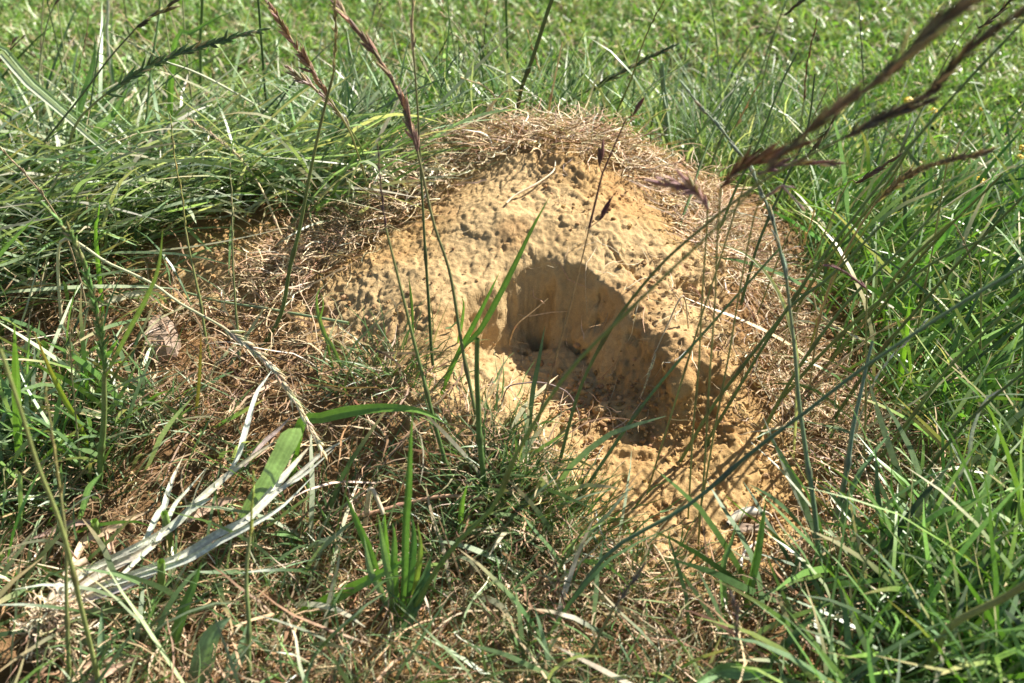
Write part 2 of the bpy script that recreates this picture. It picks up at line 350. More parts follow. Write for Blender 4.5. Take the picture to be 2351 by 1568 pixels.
# ------------------------------------------------------------------ grass generator
def ribbon2(P, W, S, C):
    # P (N,K,3) W (N,K) S (N,K,3) C (N,K,3): two verts across
    N_, K = P.shape[:2]
    A = P - S * W[..., None] * .5; B = P + S * W[..., None] * .5
    V = np.stack([A, B], 2).reshape(-1, 3); CC = np.repeat(C[:, :, None, :], 2, 2).reshape(-1, 3)
    b = (np.arange(N_) * K * 2)[:, None] + (np.arange(K - 1) * 2)[None, :]
    Q = np.stack([b, b + 1, b + 3, b + 2], -1).reshape(-1, 4)
    return V, Q, CC
def arcs(root, L, phi, th0, th1, K=5, wander=.3, sideways=.0, clamp=True, eps=.002, pw=1.0):
    N_ = len(root); t = (np.arange(K - 1) + .5) / (K - 1)
    th = th0[:, None] + (th1 - th0)[:, None] * t[None, :] ** pw
    ph = phi[:, None] + np.cumsum(R.normal(0, 1, (N_, K - 1)) * wander / math.sqrt(K), 1)
    st = np.stack([np.sin(th) * np.cos(ph), np.sin(th) * np.sin(ph), np.cos(th)], -1) * (L / (K - 1))[:, None, None]
    P = np.concatenate([root[:, None, :], root[:, None, :] + np.cumsum(st, 1)], 1)
    if clamp:
        h = H(P[..., 0], P[..., 1]) + (eps if np.ndim(eps) == 0 else eps[:, None])
        P[..., 2] = np.maximum(P[..., 2], h)
    d = np.gradient(P, axis=1); d /= np.linalg.norm(d, axis=2, keepdims=True) + 1e-9
    tw = R.uniform(-1, 1, (N_, 1)) + np.linspace(0, 1, K)[None, :] * R.normal(0, .7, (N_, 1))
    up = np.array([0, 0, 1.0]); s = np.cross(d, up); sl = np.linalg.norm(s, axis=2, keepdims=True)
    alt = np.stack([-np.sin(phi), np.cos(phi), np.zeros(N_)], -1)[:, None, :]
    s = np.where(sl > .15, s / (sl + 1e-9), alt); n = np.cross(s, d)
    S = s * np.cos(tw)[..., None] + n * np.sin(tw)[..., None]
    return P, S
def pick(n, pal, jit=.22):
    w = np.array([p[0] for p in pal], float); w /= w.sum(); c = np.array([p[1] for p in pal])[R.choice(len(pal), n, p=w)]
    return np.clip(c * np.exp(R.normal(0, jit, (n, 1))) * np.exp(R.normal(0, jit * .25, (n, 3))), 0, .85)
G_LAWN = [(5, (.17,.31,.06)), (4, (.24,.39,.085)), (2.5, (.09,.18,.045)), (2.4, (.37,.45,.21)), (.8, (.48,.44,.27)), (.25,(.56,.48,.33))]
G_BLUE = [(4, (.14,.225,.09)), (3, (.22,.30,.16)), (3, (.07,.125,.045)), (3.0, (.40,.46,.30)), (1.0, (.54,.50,.36))]
G_RICH = [(4, (.13,.26,.05)), (3, (.19,.34,.065)), (4, (.07,.14,.04)), (1.8, (.30,.40,.20)), (.9, (.48,.42,.25))]
G_FINE = [(4, (.10,.18,.06)), (3, (.15,.24,.09)), (2, (.24,.28,.14)), (1, (.40,.32,.18))]
STRAW = [(4, (.56,.40,.235)), (3, (.66,.50,.32)), (3, (.40,.25,.14)), (1.5, (.22,.13,.075)), (1., (.76,.65,.49))]
DRYMIX = [(4, (.42,.29,.17)), (2, (.58,.43,.28)), (3.5, (.22,.13,.075)), (1.2, (.37,.22,.12)), (1.5, (.20,.20,.10)), (.5, (.7,.62,.46))]
def grass(n, box, dens, L, W, pal, th0=(0, .5), th1=(.6, 1.5), phi=None, K=5, mb=None, wander=.4, tipcol=None, lift=0, eps=(.001, .004), jit=.22):
    x = R.uniform(box[0], box[1], n); y = R.uniform(box[2], box[3], n)
    k = R.uniform(0, 1, n) < dens(x, y); x, y = x[k], y[k]; n = len(x)
    root = np.stack([x, y, H(x, y) - .002 + lift * R.uniform(0, 1, n)], -1)
    Ls = R.uniform(L[0], L[1], n) * R.uniform(.75, 1.15, n); Ws = R.uniform(W[0], W[1], n)
    ph = R.uniform(0, 2 * math.pi, n) if phi is None else phi(x, y, n)
    P, S = arcs(root, Ls, ph, R.uniform(th0[0], th0[1], n), R.uniform(th1[0], th1[1], n), K, wander, eps=R.uniform(eps[0], eps[1], n))
    t = np.linspace(0, 1, K); prof = np.clip(.55 + 1.2 * t - 1.7 * t ** 3, .06, 1)
    c = pick(n, pal, jit)[:, None, :] * np.ones((1, K, 1))
    if tipcol is not None:
        m = (R.uniform(0, 1, (n, 1, 1)) < .25) * np.clip(t * 2 - 1.1, 0, 1)[None, :, None]; c = c * (1 - m) + np.array(tipcol) * m
    basec = np.array([.34, .33, .17]); bm = np.clip(.22 - t, 0, 1)[None, :, None] * 2.0; c = c * (1 - bm) + basec * bm
    V, Q, CC = ribbon2(P, Ws[:, None] * prof[None, :], S, c)
    mb.add(V, Q, CC); return n

def sdB(x, y): return np.minimum(sdist(BARE, x, y), sdist(BARE2, x, y) + .004)
footy = lambda x: .90 - .10 * sstep(.12, .3, x) - .0 * x
FX = lambda x, y: fbm(x * 16, y * 16, None, 201, 2)

CLEAR = [[hit(*q)[:2] for q in l] for l in ([(60,1450),(170,1400),(300,1320),(440,1270),(600,1190),(760,1060)], [(130,1420),(300,1268),(400,1200),(520,1100),(640,1000)],
    [(560,1210),(680,1000)], [(300,1300),(360,1180),(420,1060)], [(340,815),(410,815)], [(100,1500),(200,1500)], [(90,1230),(350,1190)], [(900,1440),(960,1400)],
    [(1680,1225),(1760,1215)], [(1760,1440),(2000,1465)], [(700,980),(850,960),(1040,980)], [(480,1510),(540,1430)])]
ROOT = hit(128, 1440)
def rootclear(x, y): return sstep(.030, .042, np.hypot(x - ROOT[0], (y - ROOT[1] + .012) * .9))
def clear(x, y, r=.018, keep=.12):
    d = np.full(x.shape, 9.)
    for l in CLEAR:
        for a, b in zip(l[:-1], l[1:]):
            ab = b - a; t = np.clip(((x - a[0]) * ab[0] + (y - a[1]) * ab[1]) / ((ab ** 2).sum() + 1e-12), 0, 1)
            dy = (y - a[1] - t * ab[1]); d = np.minimum(d, np.hypot(x - a[0] - t * ab[0], np.where(dy < 0, dy * .6, dy * 1.5)))
    return keep + (1 - keep) * sstep(r * .7, r * 1.6, d)
# short lawn behind and to the right
mb = MB()
def d_lawn(x, y):
    e = sstep(.015, .06, sdB(x, y)); back = sstep(.80, .92, y + .0 * x + .03 * FX(x, y)); rt = sstep(.30, .42, x - (.72 - y) * .0) * sstep(.56, .66, y)
    return np.clip(np.maximum(back, rt), 0, 1) * e * (.8 + .25 * FX(x, y))
grass(52000, (-1.05, 1.05, .78, 1.75), d_lawn, (.022, .052), (.0013, .0029), G_LAWN, (0, .9), (.5, 1.9), K=4, mb=mb, tipcol=(.5,.45,.25))
grass(16000, (-.2, 1.0, .56, 1.2), lambda x, y: d_lawn(x, y) * (x > .25), (.02, .05), (.0013, .0026), G_LAWN, (0, .9), (.5, 1.9), K=4, mb=mb)
grass(16000, (-2.0, 2.0, 1.6, 3.4), lambda x, y: np.ones(x.shape), (.03, .06), (.002, .004), G_LAWN, (0, .9), (.5, 1.9), K=3, mb=mb)
grass(9000, (-1.0, 1.05, .84, 1.7), lambda x, y: sstep(.03, .08, sdB(x, y)), (.007, .013), (.004, .0075), G_LAWN[:4], (.8, 1.4), (1.2, 2.0), K=4, mb=mb, lift=.022)
lo = build('lawn_grass', np.concatenate(mb.V), np.concatenate(mb.Q), np.concatenate(mb.C), M_LEAF)
props(lo, 'short green lawn grass covering the field behind the mound', 'lawn grass', kind='stuff')
# clover-like small leaves and dry bits lying in the lawn
mb = MB()
grass(14000, (-1.0, 1.1, .85, 1.7), lambda x, y: sstep(.05, .1, sdB(x, y)), (.012, .035), (.0006, .0012), STRAW, (.6, 1.4), (1.0, 1.9), K=4, mb=mb, lift=.02)
props(mb.build('dry_grass', M_STRAW), 'loose dead straw fibres lying in the lawn behind the mound', 'dry grass', kind='stuff')

# long grass: left bank, falling to the right and down
mb = MB()
def d_left(x, y):
    a = sstep(-.06, -.22, x + .5 * np.maximum(0, .74 - y)) ; b = sstep(.60, .68, y + .02 * FX(x, y) + .1 * (x + .3)); c = sstep(1.05, .85, y)
    return a * b * c * sstep(.015, .055, sdB(x, y)) * (.75 + .5 * FX(x, y))
lph = lambda x, y, n: np.where(R.uniform(0, 1, n) < .48, R.normal(-.35, .6, n), R.uniform(0, 6.28, n))
grass(13000, (-.95, .0, .58, 1.08), d_left, (.05, .14), (.0011, .0029), G_BLUE, (.3, 1.2), (1.0, 1.9), lph, K=7, mb=mb, wander=.2, tipcol=(.55,.42,.25))
grass(3500, (-.95, .05, .6, 1.0), d_left, (.09, .19), (.0018, .0040), G_BLUE, (.3, 1.0), (.9, 1.7), lph, K=8, mb=mb, wander=.15, tipcol=(.55,.42,.25))
grass(900, (-.9, -.12, .62, 1.0), d_left, (.10, .22), (.0018, .0036), [(3, (.44,.50,.34)), (2, (.28,.38,.20)), (1, (.55,.52,.38))], (.7, 1.35), (1.1, 1.7), lambda x, y, n: R.normal(-.55, .35, n), K=8, mb=mb, wander=.08, lift=.03)
def d_back(x, y): return sstep(.02, .05, sdB(x, y)) * sstep(.8, .88, y) * sstep(1.15, .98, y) * sstep(-.3, -.1, x + .1) * sstep(.4, .25, x) * (.7 + .8 * FX(x, y))
grass(9000, (-.25, .40, .78, 1.15), d_back, (.05, .13), (.001, .0026), G_BLUE, (0, .6), (.5, 1.5), K=6, mb=mb)
props(mb.build('grass', M_LEAF), 'tangled long blue-green grass on the bank left of the mound', 'grass', kind='stuff')

# long grass: right side, swept up to the right
mb = MB()
def d_right(x, y):
    e = sdB(x, y); edge = .05 + .03 * FX(x, y)
    return sstep(edge, edge + .05, e) * sstep(.22, .30, x + .35 * np.maximum(0, .55 - y)) * sstep(.92, .78, y) * (1 - .85 * (sdist(BARE3, x, y) < .01)) * (.8 + .4 * FX(x, y))
rph = lambda x, y, n: np.where(R.uniform(0, 1, n) < .6, R.normal(.5, .5, n), R.uniform(0, 6.28, n))
grass(26000, (.12, .95, .28, .95), d_right, (.04, .11), (.0011, .0026), G_RICH, (.1, .9), (.8, 1.8), rph, K=6, mb=mb, wander=.35, tipcol=(.55,.45,.22))
grass(3800, (.15, .95, .28, .9), d_right, (.09, .17), (.0018, .0042), G_RICH, (.2, .9), (.8, 1.6), rph, K=8, mb=mb, wander=.25, tipcol=(.55,.45,.22))
props(mb.build('grass', M_LEAF), 'long rich green grass leaning right beside the mound', 'grass', kind='stuff')

# foreground grass
mb = MB()
def d_fore(x, y):
    a = sstep(.56, .48, y + .18 * (x + .2) * (x < 0)) * sstep(.004, .03, sdB(x, y))
    thin = .5 + .85 * sstep(-.12, -.3, x) + .9 * sstep(.1, .26, x) * sstep(.43, .37, y)
    return np.clip(a * thin * (.7 + .9 * fbm(x * 22, y * 22, None, 301, 2)), 0, 1) * clear(x, y) * rootclear(x, y)
grass(34000, (-.62, .5, .2, .62), d_fore, (.018, .055), (.0006, .0016), G_FINE, (.1, 1.0), (.7, 1.7), K=6, mb=mb, wander=.5)
grass(16000, (-.55, .4, .2, .56), lambda x, y: d_fore(x, y) * sstep(.25, .7, fbm(x * 30, y * 30, None, 333, 2)), (.02, .05), (.0006, .0014), G_FINE[:3] + [(5, (.07,.13,.04))], (.0, .7), (.4, 1.4), K=6, mb=mb, wander=.3)
grass(5200, (-.62, .5, .2, .60), d_fore, (.04, .10), (.0016, .0038), G_BLUE, (.1, 1.0), (.7, 1.7), K=7, mb=mb, wander=.3, tipcol=(.55,.40,.22))
def d_fleft(x, y): return sstep(-.2, -.3, x) * sstep(.62, .5, y) * (.6 + .7 * FX(x, y)) * clear(x, y, .022, .05) * sstep(.03, .045, np.hypot(x - ROOT[0], (y - ROOT[1] + .03) * .6))
grass(5600, (-.62, -.12, .2, .66), d_fleft, (.04, .11), (.0018, .0042), G_RICH[:3] + G_BLUE[:4], (.0, .8), (.5, 1.6), K=7, mb=mb, wander=.3, tipcol=(.55,.40,.22))
def d_fr(x, y): return sstep(.10, .2, x) * sstep(.44, .37, y + .03 * FX(x, y)) * sstep(.01, .03, sdB(x, y)) * clear(x, y, .02, .1)
grass(3200, (.05, .6, .2, .5), d_fr, (.05, .12), (.0018, .0046), G_RICH[:3] + G_BLUE[:4], (.1, 1.0), (.8, 1.7), lambda x, y, n: R.uniform(0, 6.28, n), K=7, mb=mb, wander=.3)
props(mb.build('grass', M_LEAF), 'thin mixed green grass in the foreground below the mound', 'grass', kind='stuff')

# dead straw and thatch
mb = MB()
def d_cap(x, y):
    e = sdist(BARE, x, y); zone = np.maximum(sstep(.61, .66, y), sstep(.17, .24, x) * sstep(.47, .54, y))
    return sstep(-.008, .006, e + .012 * FX(x * 2, y * 2)) * sstep(.115, .07, e) * zone * (x > -.26) * np.where(x > .16, 1, sstep(.075, .045, e)) * (.85 + .3 * FX(x, y))
grass(68000, (-.27, .45, .42, .97), d_cap, (.014, .050), (.0005, .0012), STRAW, (.7, 1.5), (1.1, 2.0), K=8, mb=mb, wander=1.5, lift=.006, eps=(.001, .007))
props(mb.build('dry_grass', M_STRAW), 'matted golden dead grass crowning the mound and its right edge', 'dry grass', kind='stuff')
mb = MB()
def d_mid(x, y):
    e = sdB(x, y); a = sstep(.70, .62, y + .12 * (x + .3)) * sstep(0, .015, e + .01 * FX(x * 2, y * 2)); b = sstep(.34, .22, x) + .5 * (sdist(BARE3, x, y) < .04)
    return np.clip(a * b, 0, 1) * (.75 + .6 * fbm(x * 25, y * 25, None, 401, 2)) * clear(x, y, .014, .6) * (.12 + .88 * rootclear(x, y))
grass(33000, (-.62, .55, .2, .70), d_mid, (.014, .045), (.0004, .0011), DRYMIX, (.5, 1.5), (1.1, 2.0), K=7, mb=mb, wander=1.0, lift=.012, eps=(.0005, .010))
grass(4500, (-.62, .55, .2, .70), d_mid, (.03, .085), (.0007, .0019), DRYMIX, (.8, 1.5), (1.2, 2.0), K=8, mb=mb, wander=.6, lift=.015, eps=(.001, .010))
def d_up(x, y): return d_mid(x, y) * sstep(.45, .38, y) * sstep(-.25, -.1, x)
grass(9000, (-.35, .45, .2, .5), d_up, (.012, .035), (.0004, .0009), STRAW, (.0, .5), (.2, 1.0), K=5, mb=mb, wander=.6)
props(mb.build('dry_grass', M_STRAW), 'brown thatch of dead grass over the foreground soil', 'dry grass', kind='stuff')
mb = MB()
def d_root(x, y): e = sdist(BARE, x, y); return ((e < 0) * (.04 + .96 * sstep(-.03, -.002, e))) * (1 - .8 * ((np.hypot(x - hole_c[0], y - hole_c[1]) < .05)))
grass(2600, (-.2, .35, .36, .8), d_root, (.008, .035), (.0003, .0007), STRAW, (1.1, 1.6), (1.2, 2.0), K=7, mb=mb, wander=1.3, lift=.002, eps=(.001, .004))
grass(110, (.0, .16, .5, .62), lambda x, y: (sdist(BARE, x, y) < 0) * 1., (.015, .04), (.0004, .0008), STRAW, (1.1, 1.6), (1.2, 2.0), K=7, mb=mb, wander=.8, lift=.002, eps=(.001, .004))
props(mb.build('rootlets', M_STRAW), 'fine pale rootlets and straw bits stuck to the bare earth', 'roots', kind='stuff')

# ------------------------------------------------------------------ earth crumbs
def blob(c, r, seed, sq=(1, 1, 1), n=8, rough=.35, freq=1.7):
    u = np.linspace(0, 2 * math.pi, n, endpoint=False); v = np.linspace(.05, math.pi - .05, n // 2 + 2)
    Vv, Uu = np.meshgrid(v, u, indexing='ij'); d = np.stack([np.sin(Vv) * np.cos(Uu), np.sin(Vv) * np.sin(Uu), np.cos(Vv)], -1)
    k = 1 + rough * fbm(d[..., 0] * freq + seed * 3.1, d[..., 1] * freq + seed, d[..., 2] * freq, int(seed), 3)
    P = d * k[..., None] * r * np.array(sq) + c
    m = len(v); b = np.arange(m * n).reshape(m, n); b2 = np.roll(b, -1, 1)
    return P.reshape(-1, 3), np.stack([b[:-1], b[1:], b2[1:], b2[:-1]], -1).reshape(-1, 4)
mb = MB()
spots = [(1330,900,60,45,150,(.001,.0035)), (1400,960,70,35,120,(.001,.004)), (1600,1150,170,90,420,(.0007,.0026)), (1560,1000,110,60,120,(.0008,.003)),
         (1560,620,60,60,110,(.001,.003)), (1420,450,120,40,110,(.0008,.0026)), (900,600,130,90,160,(.0006,.0018)), (600,600,110,50,190,(.001,.0038)),
         (1180,860,70,60,40,(.0006,.0016)), (1800,1240,90,60,120,(.001,.0035)), (820,760,80,60,80,(.0008,.003)),(1090,1480,130,60,150,(.001,.003)), (2110,1170,90,60,140,(.001,.003)), (500,1000,250,120,160,(.001,.003))]
for (px, py, sx, sy, n, (r0, r1)) in spots:
    for k in range(int(n * 1.5)):
        p = hit(px + R.normal(0, sx), py + R.normal(0, sy)); r = (r0 + (r1 - r0) * R.uniform() ** 3.5) * .8
        V, Q = blob((p[0], p[1], p[2] + r * .4), r, R.integers(1, 900), (1, R.uniform(.7, 1), R.uniform(.6, .9)), 6)
        c = np.array([.50,.32,.145]) * R.uniform(.5, 1.2) * np.array([1, R.uniform(.92, 1.05), R.uniform(.85, 1.2)]); mb.add(V, Q, c)
so = mb.build('soil_crumbs', M_SOIL); so.data.polygons.foreach_set('use_smooth', np.zeros(len(so.data.polygons), bool)); props(so, 'loose ochre crumbs of earth scattered over the mound', 'soil crumbs', kind='stuff')

# ------------------------------------------------------------------ curves, stems, blades, seed heads
def spline(P, n):
    P = np.asarray(P, float)
    if len(P) == 2: return P[0] + (P[1] - P[0]) * np.linspace(0, 1, n)[:, None]
    Q = np.concatenate([[2 * P[0] - P[1]], P, [2 * P[-1] - P[-2]]]); m = len(P) - 1
    L = np.linalg.norm(np.diff(P, axis=0), axis=1); cum = np.concatenate([[0], np.cumsum(L)]); s = np.linspace(0, cum[-1], n); out = []
    for q in s:
        i = min(np.searchsorted(cum, q, 'right') - 1, m - 1); u = (q - cum[i]) / (L[i] + 1e-9)
        a, b, c, d = Q[i], Q[i + 1], Q[i + 2], Q[i + 3]
        out.append(.5 * (2 * b + (c - a) * u + (2 * a - 5 * b + 4 * c - d) * u * u + (3 * b - a - 3 * c + d) * u ** 3))
    return np.array(out)
def frames(P):
    d = np.gradient(P, axis=0); d /= np.linalg.norm(d, axis=1, keepdims=True) + 1e-9
    ref = np.array([.31, -.87, .38]); s = np.cross(d, ref); s /= np.linalg.norm(s, axis=1, keepdims=True) + 1e-9
    return d, s, np.cross(d, s)
def tube(mb, P, r, c, sides=6, nodes=0):
    n = len(P); r = np.linspace(r[0], r[1], n) if np.ndim(r) else np.full(n, r)
    cc = np.array(c) * np.ones((n, 3))
    cc = cc * (1 + .18 * np.array([noise(np.array([i * .37]), np.array([P[0][0] * 50]))[0] for i in range(n)]))[:, None]
    for k in range(nodes):
        i = int(n * (k + .8) / (nodes + .9)); r[i] *= 1.5; cc[i] = cc[i] * np.array([.75, .6, .7])
    d, s, u = frames(P); a = np.linspace(0, 2 * math.pi, sides, endpoint=False)
    ring = s[:, None, :] * np.cos(a)[None, :, None] + u[:, None, :] * np.sin(a)[None, :, None]
    V = P[:, None, :] + ring * r[:, None, None]; b = np.arange(n * sides).reshape(n, sides); b2 = np.roll(b, -1, 1)
    mb.add(V.reshape(-1, 3), np.stack([b[:-1], b2[:-1], b2[1:], b[1:]], -1).reshape(-1, 4), np.repeat(cc[:, None, :], sides, 1).reshape(-1, 3))
def blade(mb, P, w, c, tip=None, fold=.22, face=None, twist=0., prof='leaf', blunt=False):
    n = len(P); t = np.linspace(0, 1, n); d = np.gradient(P, axis=0); d /= np.linalg.norm(d, axis=1, keepdims=True) + 1e-9
    view = np.array([0, 0, CAMH]) * 0 + np.array(face if face is not None else (0.15, -.75, .65))
    s = np.cross(d, view); s /= np.linalg.norm(s, axis=1, keepdims=True) + 1e-9; u = np.cross(d, s)
    tw = twist * t; S = s * np.cos(tw)[:, None] + u * np.sin(tw)[:, None]; U = np.cross(d, S)
    wp = np.clip(.6 + 1.3 * t - 1.9 * t ** 2.6, .03, 1) if prof == 'leaf' else np.clip(.3 + 2.8 * t - 3.2 * t ** 2, .03, 1)
    if blunt: wp = np.clip(.75 + .25 * t, 0, 1) * np.where(t > .985, .55, 1)
    wig = 1 + .05 * noise(t * 31, t * 0 + P[0][0] * 19) + .08 * noise(t * 9, t * 0 + P[0][0] * 77); w_ = w * wp * wig
    c = np.array(c, float); cc = c * np.ones((n, 3))
    if tip is not None: m = np.clip((t - .6) / .4, 0, 1)[:, None]; cc = cc * (1 - m) + np.array(tip) * m
    cc = cc * (1 + .16 * noise(t * 11, t * 0 + P[0][0] * 53) + .08 * noise(t * 40, t * 0 + P[0][0] * 53))[:, None]
    na = 13 if w > .006 else 5; o1 = np.linspace(-1, 1, na); off = o1 * .5; dz = (1 - np.abs(o1)) * fold + (.012 * (np.arange(na) % 2) if na > 5 else 0)
    tint = np.where(np.abs(o1) < .05, 1.25, 1.0 + (.09 * np.where(np.arange(na) % 2, 1, -1) if na > 5 else -.04) + .08 * (np.abs(o1) > .95))
    if blunt: wp = np.clip(.75 + .25 * t, 0, 1)
    V = P[:, None, :] + S[:, None, :] * (off[None, :, None] * w_[:, None, None]) + U[:, None, :] * (dz[None, :, None] * w_[:, None, None])
    if blunt: V = V + d[:, None, :] * ((off * .9 + .12 * np.abs(np.sin(off * 19)))[None, :, None] * w_[:, None, None] * (t[:, None, None] ** 6))
    b = np.arange(n * na).reshape(n, na)
    mb.add(V.reshape(-1, 3), np.stack([b[:-1, :-1], b[:-1, 1:], b[1:, 1:], b[1:, :-1]], -1).reshape(-1, 4), (cc[:, None, :] * tint[None, :, None]).reshape(-1, 3))
def grains(mb, B, Dr, L, W, C, sides=5, flat=.7):
    """pointed husks: base points, directions, lengths, widths, colours"""
    B = np.asarray(B); n = len(B); Dr = Dr / (np.linalg.norm(Dr, axis=1, keepdims=True) + 1e-9)
    ref = R.normal(0, 1, (n, 3)); s = np.cross(Dr, ref); s /= np.linalg.norm(s, axis=1, keepdims=True) + 1e-9; u = np.cross(Dr, s)
    t = np.array([0, .18, .45, .75, 1.]); rp = np.array([.35, .85, 1, .6, .04]); a = np.linspace(0, 2 * math.pi, sides, endpoint=False)
    V = B[:, None, None, :] + Dr[:, None, None, :] * (t[None, :, None, None] * L[:, None, None, None]) \
        + (s[:, None, None, :] * np.cos(a)[None, None, :, None] + flat * u[:, None, None, :] * np.sin(a)[None, None, :, None]) * (rp[None, :, None, None] * W[:, None, None, None] * .5)
    K = 5; b = np.arange(n * K * sides).reshape(n, K, sides); b2 = np.roll(b, -1, 2)
    Q = np.stack([b[:, :-1], b2[:, :-1], b2[:, 1:], b[:, 1:]], -1).reshape(-1, 4)
    cc = C[:, None, None, :] * np.array([.75, .9, 1, 1.1, 1.25])[None, :, None, None] * np.ones((1, 1, sides, 1))
    mb.add(V.reshape(-1, 3), Q, cc.reshape(-1, 3))
def awns(mb, B, Dr, L, C, w=.00022):
    n = len(B); Dr = Dr / (np.linalg.norm(Dr, axis=1, keepdims=True) + 1e-9); t = np.linspace(0, 1, 3)
    P = B[:, None, :] + Dr[:, None, :] * (t[None, :, None] * L[:, None, None]); S = np.cross(Dr, R.normal(0, 1, (n, 3))); S /= np.linalg.norm(S, axis=1, keepdims=True) + 1e-9
    V, Q, CC = ribbon2(P, np.array([1, .7, .1])[None, :] * w * np.ones((n, 1)), np.repeat(S[:, None, :], 3, 1), np.repeat(C[:, None, :], 3, 1)); mb.add(V, Q, CC)
HEADS = {   # spacing, husks per spikelet, husk length, width, splay angle, mode, awn length
 'rye':     dict(sp=.0050, m=7, gl=.0062, gw=.0012, ang=.62, mode='two', awn=0),
 'ryethin': dict(sp=.0065, m=3, gl=.0058, gw=.0012, ang=.25, mode='two', awn=0),
 'brome':   dict(sp=.0034, m=4, gl=.0085, gw=.0013, ang=.38, mode='spiral', awn=.005),
 'plume':   dict(sp=.0024, m=6, gl=.0105, gw=.0012, ang=.42, mode='spiral', awn=.006),
 'fluffy':  dict(sp=.0012, m=7, gl=.0042, gw=.0012, ang=.75, mode='spiral', awn=.0015),
 'barley':  dict(sp=.0038, m=4, gl=.0075, gw=.0014, ang=.38, mode='two', awn=.007),
 'panicle': dict(sp=.0075, m=3, gl=.0065, gw=.0012, ang=.55, mode='branch', awn=.002),
 'buds':    dict(sp=.013, m=2, gl=.0105, gw=.0019, ang=.42, mode='branch', awn=.003),
 'wisp':    dict(sp=.0050, m=2, gl=.0052, gw=.0009, ang=.30, mode='spiral', awn=0),
}
def seed_head(P, kind, col, scale=1.0, root=None, name='seed_head'):
    h = HEADS[kind]; mb = MB(); L = np.linalg.norm(np.diff(P, axis=0), axis=1).sum(); n = max(3, int(L / (h['sp'] * scale)))
    P = spline(P, n); d, s, u = frames(P); col = np.array(col)
    tube(mb, P, (.0006 * scale, .0003 * scale), col * .8, 4)
    B, D_, LL, WW, CC = [], [], [], [], []
    for i in range(n):
        t = i / (n - 1); env = (.55 + 1.3 * t - 1.35 * t ** 2) * (np.clip(.85 + 1.1 * float(noise(np.array([t * 6.0]), np.array([P[0][0] * 91.]))[0]), (.06 if kind == 'plume' else .3), 1.3) if kind in ('plume', 'brome') and L > .05 else 1) if kind in ('plume', 'fluffy', 'brome') else (1.05 - .45 * t)
        if h['mode'] == 'two': a0 = math.pi * (i % 2)
        else: a0 = i * 2.4 + R.uniform(-.4, .4)
        side = s[i] * math.cos(a0) + u[i] * math.sin(a0)
        base = P[i]
        if h['mode'] == 'branch':
            bl = R.uniform(.3, 1.0) * h['gl'] * scale * .9; tip = base + (d[i] * .75 + side * .65) * bl
            tube(mb, spline([base, tip], 3), (.0003, .0002), col * .8, 4); base = tip
        for j in range(h['m']):
            ja = h['ang'] * (.55 + .5 * R.uniform()) * (1 - .12 * j); sd2 = side + R.normal(0, .28, 3)
            B.append(base + d[i] * (j * h['gl'] * .22 * scale)); D_.append(d[i] * math.cos(ja) + sd2 * math.sin(ja) * (1 if h['mode'] != 'two' or j % 2 == 0 else .6))
            LL.append(h['gl'] * scale * env * R.uniform(.8, 1.15)); WW.append(h['gw'] * scale * R.uniform(.85, 1.2))
            CC.append(np.clip((col if R.uniform() > .22 else col * .4 + np.array([.32,.25,.14])) * math.exp(R.normal(0, .3)) * np.exp(R.normal(0, .07, 3)), 0, .85))
    B, D_, LL, WW, CC = map(np.array, (B, D_, LL, WW, CC)); grains(mb, B, D_, LL, WW, CC)
    if h['awn'] > 0:
        Dn = D_ / np.linalg.norm(D_, axis=1, keepdims=True); k = R.uniform(0, 1, len(B)) < .8
        awns(mb, (B + Dn * LL[:, None])[k] - Dn[k] * .0006, (Dn + R.normal(0, .12, Dn.shape))[k], np.full(k.sum(), h['awn'] * scale) * R.uniform(.5, 1.2, k.sum()), CC[k] * 1.15)
    return mb.build(name, M_HEAD, root)

def path3(pix, ytip=None, by=None, off=None):
    """a drawn line to points in space: off -> lies that high above the ground; else depth runs from the root's to ytip"""
    if off is not None:
        return np.array([hit(p[0], p[1], off if np.ndim(off) == 0 else off[i]) for i, p in enumerate(pix)])
    p0 = hit(*pix[0]) if by is None else at_y(pix[0][0], pix[0][1], by)
    if ytip is None: ytip = p0[1]
    q = np.array(pix, float); cum = np.concatenate([[0], np.cumsum(np.linalg.norm(np.diff(q, axis=0), axis=1))]); cum /= cum[-1]
    P = [at_y(q[i][0], q[i][1], p0[1] + (ytip - p0[1]) * cum[i]) for i in range(len(q))]
    if by is not None:
        g = float(H(P[0][0], P[0][1]))
        if P[0][2] > g + .004:
            dv = P[0] - P[1]; dv /= np.linalg.norm(dv) + 1e-9; k = (P[0][2] - g + .004)
            P.insert(0, np.array([P[0][0] + np.clip(dv[0], -.5, .5) * k * .5, P[0][1], g - .004]))
    for i in range(1, len(P)):
        g = float(H(P[i][0], P[i][1])) + .0015
        if P[i][2] < g: P[i][2] = g
    return np.array(P)
GREEN = (.11,.19,.055); DGREEN = (.065,.115,.04); BLUEG = (.15,.24,.14); PALE = (.42,.46,.31); SILVER = (.58,.58,.48); STRAWC = (.62,.48,.27); LIME = (.20,.36,.05)
PURP = (.20,.10,.09); DARK = (.10,.06,.045); OLIVE = (.25,.28,.10); TAN = (.50,.34,.19)
